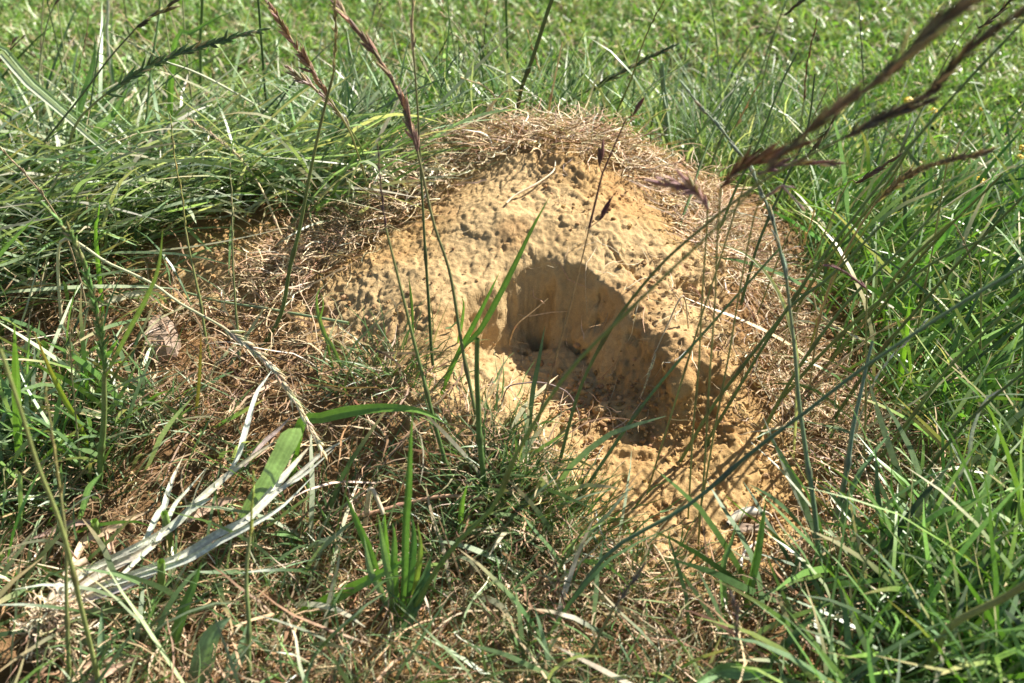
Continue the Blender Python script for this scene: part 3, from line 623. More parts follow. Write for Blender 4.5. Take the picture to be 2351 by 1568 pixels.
def stem_plant(name, label, cat, pix, head=None, hn=2, col=GREEN, r=(.0011, .0006), hcol=None, ytip=None, by=None, hs=1.0, leaves=(), nodes=1, group=None, off=None):
    """pix root to tip; the last hn+1 points carry the seed head"""
    P = path3(pix, ytip, by, off); e = empty(name, P[0], label, cat, group)
    cut = len(P) - hn if head else len(P)
    sp = spline(P[:cut] if cut >= 2 else P[:2], 26)
    tt = np.linspace(0, 1, 26); Ls = np.linalg.norm(sp[-1] - sp[0]); ph = sp[0][0] * 331
    sp = sp + (np.stack([noise(tt * 5 + ph, tt * 0 + 3.3), noise(tt * 5 + ph, tt * 0 + 8.1) * 0, noise(tt * 5 + ph, tt * 0 + 5.7)], -1) * (.006 * Ls) * (np.sin(math.pi * tt) ** .5)[:, None])
    topc = np.array(col) * .55 + np.array([.34, .27, .13]) * .45; col = np.array(col)[None, :] * (1 - tt[:, None] ** 2) + topc[None, :] * tt[:, None] ** 2 if head and col[1] > col[0] else np.array(col)
    mb = MB(); tube(mb, sp, r, col, 6, nodes); mb.build('stalk', M_STEM if np.ravel(col)[1] >= np.ravel(col)[0] * .95 else M_STRAW, e)
    if head: seed_head(P[cut - 1:], head, hcol if hcol is not None else np.ravel(col)[:3], hs, e)
    for (lp, w, lc) in leaves:
        LP = path3(lp, ytip=sp[13][1] if len(lp[0]) == 2 else None, by=None) if False else None
        k = lp[0]; p0 = sp[int(k * 25)]
        Q = [p0] + [at_y(a, b, p0[1] + dy) for (a, b, dy) in lp[1:]]
        m2 = MB(); blade(m2, spline(Q, 16), w, lc); m2.build('leaf', M_LEAF, e)
    return e
def leaf_plant(name, label, cat, blades, group=None, mat=None):
    """blades: list of (pix, width, colour, kwargs for path/blade); one leaf part each"""
    e = None
    for (pix, w, c, kw) in blades:
        kw = dict(kw); P = path3(pix, kw.pop('ytip', None), kw.pop('by', None), kw.pop('off', None))
        if e is None: e = empty(name, P[0], label, cat, group)
        mb = MB(); blade(mb, spline(P, 24), w, c, **kw)
        mb.build('leaf', mat or (M_LEAF if c[1] >= c[0] * .98 else M_STRAW), e)
    return e

# ------------------------------------------------------------------ stones
def stone_mat(name, c1, c2, scale=60):
    m, nt, p = mk(name); N, L = nt.nodes, nt.links
    tc = N.new('ShaderNodeTexCoord'); n = N.new('ShaderNodeTexNoise'); n.inputs['Scale'].default_value = scale; n.inputs['Detail'].default_value = 6
    L.new(tc.outputs['Object'], n.inputs['Vector']); r = N.new('ShaderNodeValToRGB'); r.color_ramp.elements[0].position = .38; r.color_ramp.elements[1].position = .62
    r.color_ramp.elements[0].color = (*c1, 1); r.color_ramp.elements[1].color = (*c2, 1); L.new(n.outputs[0], r.inputs[0]); L.new(r.outputs[0], p.inputs['Base Color'])
    p.inputs['Roughness'].default_value = .75; bp = N.new('ShaderNodeBump'); bp.inputs['Strength'].default_value = .5; bp.inputs['Distance'].default_value = .0005
    L.new(n.outputs[0], bp.inputs['Height']); L.new(bp.outputs[0], p.inputs['Normal']); return m
M_FLINT = stone_mat('brown_flint', (.30,.21,.145), (.43,.33,.25), 90)
M_CHALK = stone_mat('pale_rind', (.46,.40,.30), (.66,.61,.52), 150)
def stone(label, px, py, size, seed, mat, rot=0, lift=.3, cat='stone', flat=True):
    p = hit(px, py); V, Q = blob(np.zeros(3), 1.0, seed, (1, 1, 1), 18, .42, 1.25)
    V = V * np.array(size) * .5; V = V + .0006 * fbm(V[:, 0] * 300, V[:, 1] * 300, V[:, 2] * 300, seed)[:, None] * V / (np.linalg.norm(V, axis=1, keepdims=True) + 1e-9)
    c, s = math.cos(rot), math.sin(rot); V = np.stack([V[:, 0] * c - V[:, 1] * s, V[:, 0] * s + V[:, 1] * c, V[:, 2]], -1)
    V = V + p + np.array([0, 0, size[2] * .5 * lift]); o = build('stone', V, Q, None, mat); o.data.polygons.foreach_set('use_smooth', np.full(len(Q), not flat)); return props(o, label, cat)
# the faceted flint at the left: an outline with a raised, chipped top face
def flint():
    out = [(338,818),(333,800),(345,775),(352,752),(372,742),(395,752),(408,770),(413,790),(404,812),(385,822),(362,826)]
    B = np.array([hit(*q) for q in out]); c = B.mean(0); n = len(B); V = []; 
    for k, (sc, dz) in enumerate([(1.02, -.004), (1.04, .004), (.98, .0085), (.80, .0115), (.45, .0125), (.02, .0120)]):
        for i in range(n):
            q = c + (B[i] - c) * (sc * (1 + .05 * math.sin(i * 2.7 + k))); z = B[i][2] * (1 if k < 2 else .5) + c[2] * (0 if k < 2 else .5)
            V.append([q[0], q[1] + .002 * k * .3, z + dz + .0018 * math.sin(i * 1.9 + k * 1.3) * (k in (2, 3))])
    V = np.array(V); b = np.arange(6 * n).reshape(6, n); b2 = np.roll(b, -1, 1)
    o = build('stone', V, np.stack([b[:-1], b2[:-1], b2[1:], b[1:]], -1).reshape(-1, 4), None, M_FLINT, smooth=False)
    return props(o, 'smooth flat brown-grey flint half buried in the dead grass on the left bank', 'stone')
flint()
def chalk():
    e = empty('stone', hit(1710, 1215), 'white rinded flint arching out of the sandy spill at lower right', 'stone')
    ln = [(1668,1212),(1685,1196),(1706,1184),(1728,1182),(1750,1186),(1772,1194)]; P = spline(np.array([hit(x, y) for x, y in ln]) + np.array([0, 0, .0035]), 16)
    mb = MB(); rr = .0033 * np.clip(np.sin(np.linspace(.35, 2.95, 16)) + .1, .15, 1); d, s, u = frames(P); a = np.linspace(0, 2 * math.pi, 12, endpoint=False)
    V = P[:, None, :] + (s[:, None, :] * np.cos(a)[None, :, None] + u[:, None, :] * np.sin(a)[None, :, None] * .8) * rr[:, None, None]
    V = V + .0011 * fbm(V[..., 0] * 180, V[..., 1] * 180, V[..., 2] * 180, 9)[..., None]; b = np.arange(16 * 12).reshape(16, 12); b2 = np.roll(b, -1, 1)
    o = build('rind', V.reshape(-1, 3), np.stack([b[:-1], b2[:-1], b2[1:], b[1:]], -1).reshape(-1, 4), None, M_CHALK, e)
    V, Q = blob(hit(1722, 1212) + np.array([.002, -.001, .0005]), .0050, 33, (1.8, .8, .5), 14, .4); o = build('core', V, Q, None, M_FLINT, e, smooth=False)
chalk()
stone('small white stone nested in the straw on top of the mound', 1293, 327, (.011,.007,.006), 41, M_CHALK, .2)
stone('longer pale stone in the straw at the mound top right of the small white one', 1372, 324, (.016,.007,.006), 47, M_CHALK, -.1)
stone('speckled white stone at the upper left edge of the mound cap', 1048, 358, (.014,.009,.008), 52, M_CHALK, .3)
stone('pale shard of stone beside the white bent root at lower right', 1711, 1290, (.005,.004,.007), 58, M_CHALK, .3)
stone('brown clod sitting at the mouth of the hollow by the shadow edge', 1378, 945, (.012,.009,.008), 63, M_SOIL if False else stone_mat('clod', (.34,.21,.09), (.44,.29,.13), 120), .5, cat='clod')

# ------------------------------------------------------------------ seed heads and stems that stand on their own
S = stem_plant
def lowroot(px, py=1640): return (px, py)
# upper left
S('tall_grass','long dark stem slanting up from the left edge with blackish spikelets','grass stem',[(-70,530),(0,447),(150,262),(250,135),(315,62),(345,40),(375,25),(412,-5)],'brome',3,DGREEN,(.0012,.0006),(.12,.10,.06),ytip=.78,hs=1.6)
S('tall_grass','arching ryegrass stem with a dark green alternate seed head at upper left','grass stem',[(143,490),(148,400),(160,330),(180,275),(210,243),(245,215),(300,178),(340,155),(400,128),(470,105),(550,82)],'rye',5,OLIVE,(.0016,.0008),(.15,.23,.10),ytip=.74,hs=2.3)
S('tall_grass','pale ryegrass stem crossing downward from a light green head at upper left','grass stem',[(560,420),(510,345),(480,305),(440,240),(400,180),(365,135),(325,112),(275,85)],'rye',2,BLUEG,(.0011,.0006),(.30,.36,.2),by=.90,ytip=.84,hs=.9)
S('tall_grass','straight bleached stem running down right from the crossing seed heads','grass stem',[(720,345),(655,295),(600,248),(517,200),(440,162),(372,140)],None,0,(.5,.52,.36),(.0012,.0009),by=.86,ytip=.80)
S('tall_grass','slim tan stem with a tiny tan head at the top left','grass stem',[(365,130),(325,85),(290,45),(275,25)],'wisp',2,TAN,(.0007,.0005),(.55,.42,.25),by=.95,ytip=.95)
S('tall_grass','thin upright stem carrying a tan wispy head near the top left corner','grass stem',[(165,240),(180,160),(195,100),(203,40)],'wisp',2,OLIVE,(.0008,.0004),(.50,.38,.22),by=.92,ytip=.92,hs=1.2)
S('tall_grass','upright green stem behind the arching ryegrass head','grass stem',[(318,470),(330,330),(345,180),(365,40),(370,-20)],None,0,GREEN,(.0015,.0010),by=.85,ytip=.95)
S('tall_grass','dark vertical stem rising to the top edge left of the purple heads','grass stem',[(632,420),(618,280),(602,140),(592,0),(588,-40)],None,0,DGREEN,(.0014,.0010),by=.92,ytip=.86)
S('tall_grass','green vertical stem at the top between the dark head and the broad leaf','grass stem',[(458,310),(460,180),(462,60),(464,-30)],None,0,GREEN,(.0019,.0014),by=1.0,ytip=.95)
S('tall_grass','bleached white stub of stem at the very top left','grass stem',[(246,88),(247,40),(248,-20)],None,0,SILVER,(.0016,.0014),by=1.15,ytip=1.15)
S('tall_grass','dried golden stem bending right below a pale open head on the left','grass stem',[(662,580),(640,525),(607,447),(580,400),(547,360),(500,320),(440,278)],'barley',3,(.62,.50,.29),(.0011,.0007),(.68,.56,.35),ytip=.76,hs=.8)
S('tall_grass','upright yellow-green slender seed head above the left earth patch','grass stem',[(480,823),(460,700),(447,633),(425,523),(418,450),(402,370),(392,275)],'ryethin',3,(.2,.25,.08),(.0011,.0006),(.38,.36,.12),ytip=.62,hs=.9)
S('tall_grass','short flowering head with pale specks on a thin upright stem above the small earth patch','grass stem',[(550,843),(547,770),(537,657),(533,550),(533,470),(528,390)],'ryethin',2,(.17,.22,.08),(.0010,.0005),(.42,.42,.2),ytip=.60,hs=.9)
S('tall_grass','long stem under the left purple head leaning to the lower left','grass stem',[(600,800),(640,730),(665,620),(690,523),(715,390),(745,247),(765,170),(770,90),(768,0)],'brome',2,GREEN,(.0015,.0008),(.36,.30,.14),ytip=.56,hs=.7)
S('tall_grass','left one of the two long purple brown heads slanting from upper left','grass stem',[(840,420),(815,330),(785,270),(750,220),(715,160),(670,95),(627,27)],'brome',3,OLIVE,(.0010,.0006),(.34,.22,.17),by=.70,ytip=.60,hs=1.7)
S('tall_grass','greyish purple head crossing low behind the left purple one','grass stem',[(850,400),(830,340),(800,290),(745,225),(680,172)],'brome',2,GREEN,(.0009,.0006),(.36,.30,.24),by=.74,ytip=.68,hs=1.7)
S('tall_grass','right one of the two long purple brown heads with a stem down over the mound','grass stem',[(1118,1135),(1095,1046),(1068,840),(1032,633),(998,523),(975,420),(958,347),(928,247),(875,143),(792,37)],'brome',3,(.13,.17,.06),(.0014,.0007),(.30,.19,.14),by=.475,ytip=.56,hs=1.75)
S('tall_grass','tall thin stem with a straw coloured head at top passing over the mound','grass stem',[(995,850),(985,723),(972,523),(958,283),(948,113),(945,60),(950,-15)],'wisp',2,DGREEN,(.0011,.0005),(.58,.46,.28),ytip=.56,hs=1.5)
S('tall_grass','leaning stem with a small dark bud head in front of the mound left face','grass stem',[(1045,1120),(1018,1046),(985,917),(945,763),(885,523),(873,417),(868,345)],'ryethin',2,GREEN,(.0015,.0006),(.14,.09,.08),ytip=.50,hs=.8)
S('tall_grass','dark slender stem rising from the hill top to the upper edge','grass stem',[(1182,285),(1198,200),(1228,117),(1268,0),(1280,-40)],None,0,DGREEN,(.0019,.0017),by=.84,ytip=.80)
S('tall_grass','stiff bleached straw standing on the crest of the mound','grass stem',[(1252,297),(1270,200),(1291,97)],None,0,(.66,.58,.34),(.0013,.0006),by=.83,ytip=.80)
S('tall_grass','tall stem right of the crest ending in a dark tip at the top edge','grass stem',[(1408,277),(1445,187),(1482,83),(1505,35),(1535,-15)],'ryethin',2,GREEN,(.0010,.0006),(.11,.12,.06),by=.84,ytip=.76,hs=.9)
S('tall_grass','dark arching seed head sweeping right over the lawn behind the crest','grass stem',[(1278,255),(1315,228),(1352,207),(1402,180),(1460,148),(1512,123)],'rye',3,DGREEN,(.0011,.0008),(.10,.15,.07),by=.86,ytip=.86,hs=1.7)
S('tall_grass','thick upright green stem standing behind the mound right shoulder','grass stem',[(1525,350),(1528,250),(1522,200),(1518,147)],None,0,BLUEG,(.0022,.0026),by=.86,ytip=.86)
S('tall_grass','vertical green stem at the top behind the crest centre','grass stem',[(1160,290),(1165,200),(1163,90),(1161,-20)],None,0,GREEN,(.0016,.0012),by=.95,ytip=.92)
S('tall_grass','dark drooping stem leaning right above the white leaf behind the mound','grass stem',[(955,250),(985,160),(1010,120),(1030,83)],'ryethin',1,DGREEN,(.0013,.0009),(.10,.10,.05),by=.95,ytip=.92)
S('tall_grass','dark thin head upright between the mound crest and top edge','grass stem',[(1090,250),(1095,217),(1105,150),(1118,20)],'ryethin',2,DGREEN,(.0010,.0006),(.12,.13,.06),by=.95,ytip=.95,hs=1.1)
S('tall_grass','pale drooping loose panicle hanging at the top centre','grass stem',[(1160,240),(1130,180),(1085,117),(1052,67),(1000,0)],'panicle',2,(.42,.42,.28),(.0008,.0005),(.52,.46,.30),by=.95,ytip=.92,hs=1.2)
S('tall_grass','tan feathery head on a bent stem behind the crest','grass stem',[(1262,290),(1258,233),(1245,180),(1228,130),(1213,80)],'wisp',3,TAN,(.0009,.0005),(.48,.31,.16),by=.92,ytip=.92,hs=1.4)
S('tall_grass','pale green knotted stem above the straw fork behind the mound','grass stem',[(1062,310),(1058,240),(1058,180),(1065,120)],'ryethin',2,PALE,(.0013,.0010),(.50,.52,.36),by=.90,ytip=.90,hs=1.3)
e = S('dry_straw','forked bleached straw with two drooping ears on the crest of the mound','dry stem',[(1092,302),(1115,262),(1138,227)],None,0,(.72,.62,.40),(.0017,.0014),by=.80,ytip=.79)
P = np.array([at_y(1138,227,.79), at_y(1115,200,.79), at_y(1068,182,.78)]); seed_head(P, 'ryethin', (.70,.56,.34), 1.0, e)
P = np.array([at_y(1138,227,.79), at_y(1155,212,.79), at_y(1184,208,.79)]); seed_head(P, 'ryethin', (.70,.56,.34), 1.0, e)
# in front of the mound
S('tall_grass','slender stem with purple brown split spikelets in front of the mound right face','grass stem',[(1225,1010),(1252,907),(1285,790),(1335,590),(1352,523),(1365,440),(1395,370),(1415,300),(1436,275)],'buds',4,(.36,.24,.12),(.0009,.0004),(.19,.10,.09),ytip=.50,hs=1.3)
S('tall_grass','thick upright stem with a broad leaf splitting toward the hollow','grass stem',[(1118,1142),(1108,1090),(1100,1000),(1095,890),(1095,777)],None,0,GREEN,(.0019,.0014),ytip=.45)
leaf_plant('grass_shoot','broad dark pointed leaf blade reaching up across the hollow left rim','grass leaf',[([(1020,870),(1060,800),(1100,760),(1145,680),(1190,590),(1222,523),(1262,450)],.0038,(.075,.145,.04),dict(ytip=.50))])
leaf_plant('grass_shoot','bright green split blade beside the broad dark one left of the hollow','grass leaf',[([(1012,905),(1050,815),(1090,740),(1120,680),(1146,625)],.0034,(.12,.25,.05),dict(ytip=.51))])
leaf_plant('grass_shoot','short bright green upright leaf above the left lip of the hollow','grass leaf',[([(1050,790),(1060,740),(1064,700),(1059,680)],.0022,(.16,.30,.07),dict(ytip=.54))])
leaf_plant('grass_shoot','small narrow leaf standing by the thin dark stem left of the hollow','grass leaf',[([(948,770),(946,720),(943,680),(938,635)],.0020,(.10,.18,.05),dict(ytip=.54))])
# stems leaning up right across the scene
S('tall_grass','nearest blurred brown plume on a long stem crossing the whole right side','grass stem',[(930,1440),(970,1362),(1050,1250),(1135,1162),(1185,1046),(1305,857),(1428,723),(1568,590),(1700,465),(1765,378),(1815,335),(1865,293),(1935,243),(2000,196),(2060,140),(2140,70),(2225,10)],'plume',7,(.16,.27,.06),(.0016,.0006),(.19,.155,.09),ytip=.34,hs=1.35)
S('tall_grass','second dark plume to the right of the nearest brown one','grass stem',[(1340,860),(1490,640),(1640,500),(1780,400),(1865,355),(1935,317),(2000,283),(2065,258),(2125,215),(2190,145),(2298,60)],'plume',5,(.12,.18,.06),(.0013,.0006),(.12,.105,.075),by=.46,ytip=.38,hs=1.2)
S('tall_grass','frayed dark plume below the other plumes at the right','grass stem',[(1870,800),(1900,660),(1960,540),(2010,465),(2065,417),(2132,383),(2212,362)],'plume',3,(.34,.28,.15),(.0009,.0006),(.22,.18,.12),by=.56,ytip=.44,hs=1.15)
S('tall_grass','long straight thin green stem running to the right edge above the plumes','grass stem',[(1640,980),(1800,720),(1960,500),(2065,360),(2148,267),(2250,158),(2370,28)],None,0,(.12,.20,.07),(.0011,.0007),by=.50,ytip=.46)
S('tall_grass','thick dark stem rising diagonally to the right edge at mid height','grass stem',[(1278,1430),(1332,1345),(1412,1252),(1569,1162),(1715,1046),(1842,953),(1998,833),(2198,703),(2350,613),(2440,560)],None,0,(.12,.19,.09),(.0013,.0009),ytip=.42)
S('tall_grass','bent ryegrass stem with a drooping pointed head right of the mound','grass stem',[(1887,1360),(1868,1178),(1852,1046),(1835,923),(1825,807),(1805,640),(1778,523),(1765,483),(1732,407),(1692,343),(1642,283),(1585,217)],'ryethin',6,(.16,.25,.13),(.0019,.0010),(.28,.35,.24),ytip=.52,hs=1.8)
leaf_plant('grass_shoot','thin curved grey-white blade arching into the bent ryegrass stem','grass leaf',[([(1830,850),(1812,740),(1778,656),(1725,593),(1670,566),(1615,553)],.0030,(.50,.50,.30),dict(ytip=.52,by=.50,fold=.3))])
S('tall_grass','white silvery ryegrass head standing among the grass at right','grass stem',[(1955,1040),(1972,957),(2008,873),(2048,817),(2080,785),(2112,750)],'ryethin',4,SILVER,(.0014,.0010),(.72,.70,.58),ytip=.52,hs=1.2)
S('tall_grass','dark bluish stalk next to the silvery ryegrass head','grass stem',[(1905,1240),(1940,1100),(1955,990),(1978,890),(2002,783)],None,0,(.17,.24,.17),(.0022,.0009),ytip=.47)
leaf_plant('withered_grass','white bent dry blade hooking over in the grass at the right edge','dry leaf',[([(2100,1275),(2132,1212),(2215,1065),(2225,1040),(2232,990),(2258,923),(2290,898),(2325,880)],.0030,(.68,.64,.60),dict(ytip=.44,fold=.35))])
S('dry_straw','dry drooping ear hanging in front of the grass right of the mound','dry stem',[(1850,683),(1875,717),(1900,738),(1925,753),(1978,780)],'barley',3,(.62,.50,.28),(.0008,.0005),(.70,.58,.34),by=.56,ytip=.54,hs=.7)
S('dry_straw','tan ear on a straight dry stalk pointing right over the grass','dry stem',[(1855,907),(1965,800),(2015,763),(2050,745),(2088,733)],'barley',2,(.60,.50,.30),(.0009,.0006),(.66,.53,.30),by=.56,ytip=.54,hs=.8)
S('tall_grass','yellow green flower head amid the leaning stems right of the mound','grass stem',[(1880,720),(1910,650),(1932,600),(1965,557),(1990,520)],'ryethin',2,(.3,.36,.08),(.0009,.0006),(.42,.44,.10),by=.60,ytip=.58,hs=1.1)
S('dry_straw','dry pale straw ear hanging over the hollow right wall','dry stem',[(1568,680),(1530,750),(1508,800),(1495,840),(1478,893)],'barley',2,(.66,.52,.32),(.0007,.0005),(.68,.55,.36),by=.56,ytip=.53,hs=.65)
S('dry_straw','pale straw sliver leaning against the dark back of the hollow','dry stem',[(1182,752),(1215,722),(1258,685)],None,0,(.72,.52,.29),(.0007,.0004),by=.585,ytip=.592)
S('dry_straw','fallen straw with a pale broken end on the sunlit face','dry stem',[(1162,467),(1180,450),(1225,425),(1268,395),(1275,365)],None,0,(.72,.58,.38),(.0009,.0006),off=.003)
S('tall_grass','small curled seed spike with grey tip right of the purple spikelets','grass stem',[(1900,800),(1960,700),(1905,630),(1880,600),(1925,620)],'buds',1,(.3,.26,.12),(.0006,.0004),(.2,.12,.13),by=.55,ytip=.48,hs=.8) if False else None
for k, (pix, yt) in enumerate([([(1875,863),(1982,737),(2058,633),(2132,556),(2210,490)],.50), ([(1740,1010),(1830,850),(1940,700),(2080,560),(2190,430)],.50),
        ([(1900,980),(2010,820),(2110,700),(2240,560),(2350,450)],.48), ([(1800,760),(1870,640),(1960,520),(2050,400),(2090,330)],.55),
        ([(1990,1090),(2090,960),(2200,820),(2340,690)],.46), ([(1700,700),(1740,560),(1800,420),(1850,300),(1870,170)],.66),
        ([(1560,1060),(1640,930),(1800,720),(1900,640),(2040,500)],.47), ([(1640,560),(1690,430),(1740,330),(1790,200),(1830,120)],.72),
        ([(2040,1200),(2150,1050),(2260,930),(2370,840)],.43), ([(1560,520),(1600,400),(1640,300),(1700,180)],.78),
        ([(1305,1180),(1400,1040),(1500,900),(1640,740),(1790,570)],.47), ([(1960,800),(2060,660),(2180,520),(2300,400)],.50),
        ([(1780,930),(1900,800),(2010,700),(2150,600),(2280,540)],.48), ([(1620,420),(1650,330),(1690,250),(1720,200)],.80)]):
    S('tall_grass','thin bare green stem leaning up to the right over the grass beside the mound','grass stem',pix,None,0,tuple(np.array([.13,.20,.065]) * (1 + .25 * math.sin(k * 2.1))),(.0013,.0007),ytip=yt,nodes=1,group='thin bare stems leaning right beside the mound')
for k, (pix, hc, lab, kind) in enumerate([
        ([(1830,330),(1845,230),(1852,150),(1872,60)],(.22,.10,.07),'dark red narrow head upright in the lawn left of the plumes','ryethin'),
        ([(1985,290),(1982,200),(1978,120),(1972,25)],(.16,.20,.12),'slender grey green spike standing in the upper right lawn','ryethin'),
        ([(1650,330),(1690,290),(1720,230),(1738,200)],(.52,.36,.22),'pinkish tan wispy head behind the drooping ryegrass','wisp'),
        ([(1820,520),(1840,570),(1855,530),(1868,490)],(.62,.45,.22),'small golden head right of the drooping ryegrass bend','wisp'),
        ([(1780,70),(1800,35),(1825,15),(1855,-10)],(.10,.08,.06),'small black spikelet head at the top edge right of centre','brome'),
        ([(2200,90),(2245,65),(2275,45),(2330,-10)],(.11,.08,.07),'dark seed head leaving the picture at the top right corner','brome'),
        ([(1930,450),(1965,420),(1990,405),(2040,372)],(.13,.09,.08),'short dark tuft head between the second and frayed plumes','brome'),
        ([(2170,400),(2185,360),(2195,345),(2205,315)],(.62,.58,.50),'whitish feathery spikelet above the frayed plume tip','wisp'),
        ([(1690,470),(1740,400),(1790,380),(1880,375)],(.22,.14,.13),'small purple head pointing right beneath the brown plume','brome'),
        ([(1620,540),(1625,480),(1600,445),(1560,432)],(.42,.26,.27),'blurry pink purple head leaning left at the mound shoulder','plume'),
        ([(1650,520),(1655,430),(1690,395),(1770,360)],(.22,.12,.08),'reddish brown branchlet below the nearest brown plume','plume'),
        ([(1720,560),(1760,450),(1790,425),(1830,465)],(.36,.24,.26),'tiny mauve spikelet hanging under the purple head','wisp'),
        ([(1990,690),(1985,660),(1940,625),(1905,610)],(.24,.12,.14),'little purple floret tilted among the right stems','wisp'),
        ([(2250,640),(2225,590),(2215,560),(2195,520)],(.40,.34,.24),'thin pale hanging spikelet near the right edge','wisp'),
        ([(1900,200),(1925,250),(1905,290),(1875,330)],(.13,.12,.05),'short brown green spikelet left of the second plume','brome')]):
    yy = [.88,.95,.84,.62,.92,.80,.62,.6,.46,.44,.42,.44,.48,.55,.75][k]; S('tall_grass', lab, 'grass stem', pix, kind, 2, OLIVE, (.0007,.0005), hc, by=yy, ytip=yy - .02, hs=1.35)

# left and lower left
S('tall_grass','thick green ryegrass head leaning left with a stout stem at the left','grass stem',[(225,1130),(232,1060),(238,960),(240,857),(233,783),(213,683),(187,597),(165,550),(143,523)],'rye',5,(.16,.27,.07),(.0022,.0014),(.20,.33,.10),ytip=.46,hs=1.5,
  leaves=[([.98,(290,770,0),(333,690,0),(363,617,0),(374,523,0)],.0030,(.20,.28,.08))])
S('tall_grass','purple brown thin head drooping at the left edge','grass stem',[(170,600),(143,520),(100,450),(67,410),(30,370),(-10,330)],'ryethin',3,(.35,.27,.16),(.0009,.0005),(.44,.33,.22),by=.60,ytip=.58,hs=1.0)
S('dry_straw','golden barley-like ear drooping right on a pale stem','dry stem',[(140,560),(250,605),(350,650),(417,697),(510,750),(570,795),(628,850),(683,933),(727,1010)],'barley',4,(.60,.58,.36),(.0012,.0008),(.76,.63,.42),by=.60,ytip=.44,hs=1.55)
S('tall_grass','long green stem crossing the golden ear from the left ridge','grass stem',[(800,742),(640,712),(500,690),(400,665),(320,655)],None,0,(.26,.34,.18),(.0011,.0008),off=.014)
S('tall_grass','thin stem with small yellow green buds at bottom left of centre','grass stem',[(573,1600),(570,1450),(566,1312),(574,1230),(578,1170),(582,1105)],'ryethin',2,(.18,.27,.09),(.0014,.0008),(.38,.42,.10),ytip=.36,hs=1.1)
S('tall_grass','slanting olive stem passing over the root ball','grass stem',[(240,1610),(187,1412),(167,1312),(133,1178),(80,1045),(45,940),(0,800)],None,0,(.26,.30,.10),(.0013,.0008),ytip=.34)
S('tall_grass','upright olive stem beside the slanting one at lower left','grass stem',[(158,1600),(155,1420),(152,1250),(140,1140),(120,1000),(105,900)],'wisp',2,(.24,.28,.10),(.0012,.0006),(.36,.32,.12),ytip=.36,hs=1.1)
S('tall_grass','blurred small yellowish head floating near the left edge','grass stem',[(190,1130),(172,930),(165,860),(160,760),(168,715)],'panicle',2,(.3,.3,.14),(.0006,.0004),(.42,.38,.20),ytip=.46,hs=.8)
leaf_plant('grass_shoot','broad upright green leaf at the left edge above a bare stem','grass leaf',[([(45,1090),(40,980),(36,857),(33,740)],.0062,(.16,.29,.06),dict(ytip=.43)),([(46,1240),(47,1150),(45,1088)],.0030,(.24,.33,.16),dict(blunt=True,ytip=.42))])
leaf_plant('grass_shoot','yellow orange tipped leaf curving down left of the stout stem','grass leaf',[([(215,1060),(185,980),(150,920),(115,850),(78,760)],.0034,(.30,.36,.06),dict(tip=(.50,.28,.12),ytip=.47))])
leaf_plant('grass_shoot','narrow yellow brown upright leaf below the golden ear','grass leaf',[([(448,960),(455,900),(460,820),(461,760)],.0024,(.42,.36,.08),dict(ytip=.50,tip=(.5,.25,.08)))])
leaf_plant('grass_shoot','small folded green leaf hooked on the mound left flank','grass leaf',[([(790,860),(765,800),(745,768),(730,720),(727,680),(740,655)],.0028,(.20,.30,.10),dict(ytip=.53)),([(747,770),(735,735),(742,700),(735,670)],.0020,(.16,.26,.08),dict(ytip=.53,by=.535))])
leaf_plant('withered_grass','rusty red dry stalk lying across the lower left thatch','dry leaf',[([(240,860),(300,885),(360,915),(410,955),(450,1010)],.0022,(.42,.22,.12),dict(off=.012))])
leaf_plant('withered_grass','pink brown dry stalk lying to the right of the stout left stem','dry leaf',[([(160,870),(230,865),(330,880),(400,905)],.0016,(.42,.30,.26),dict(off=.014))])
leaf_plant('grass_shoot','wide pale green blunt leaf standing right of the silver blades','grass leaf',[([(545,1225),(580,1160),(610,1110),(640,1055),(675,985)],.0120,(.30,.42,.25),dict(ytip=.42,blunt=True,fold=.08))])
leaf_plant('grass_shoot','long bright green leaf arching right in front of the lobe','grass leaf',[([(690,975),(735,960),(800,945),(880,936),(950,940),(1000,958),(1045,985)],.0074,(.16,.31,.05),dict(by=.46,ytip=.455,fold=.15,prof='mid'))])
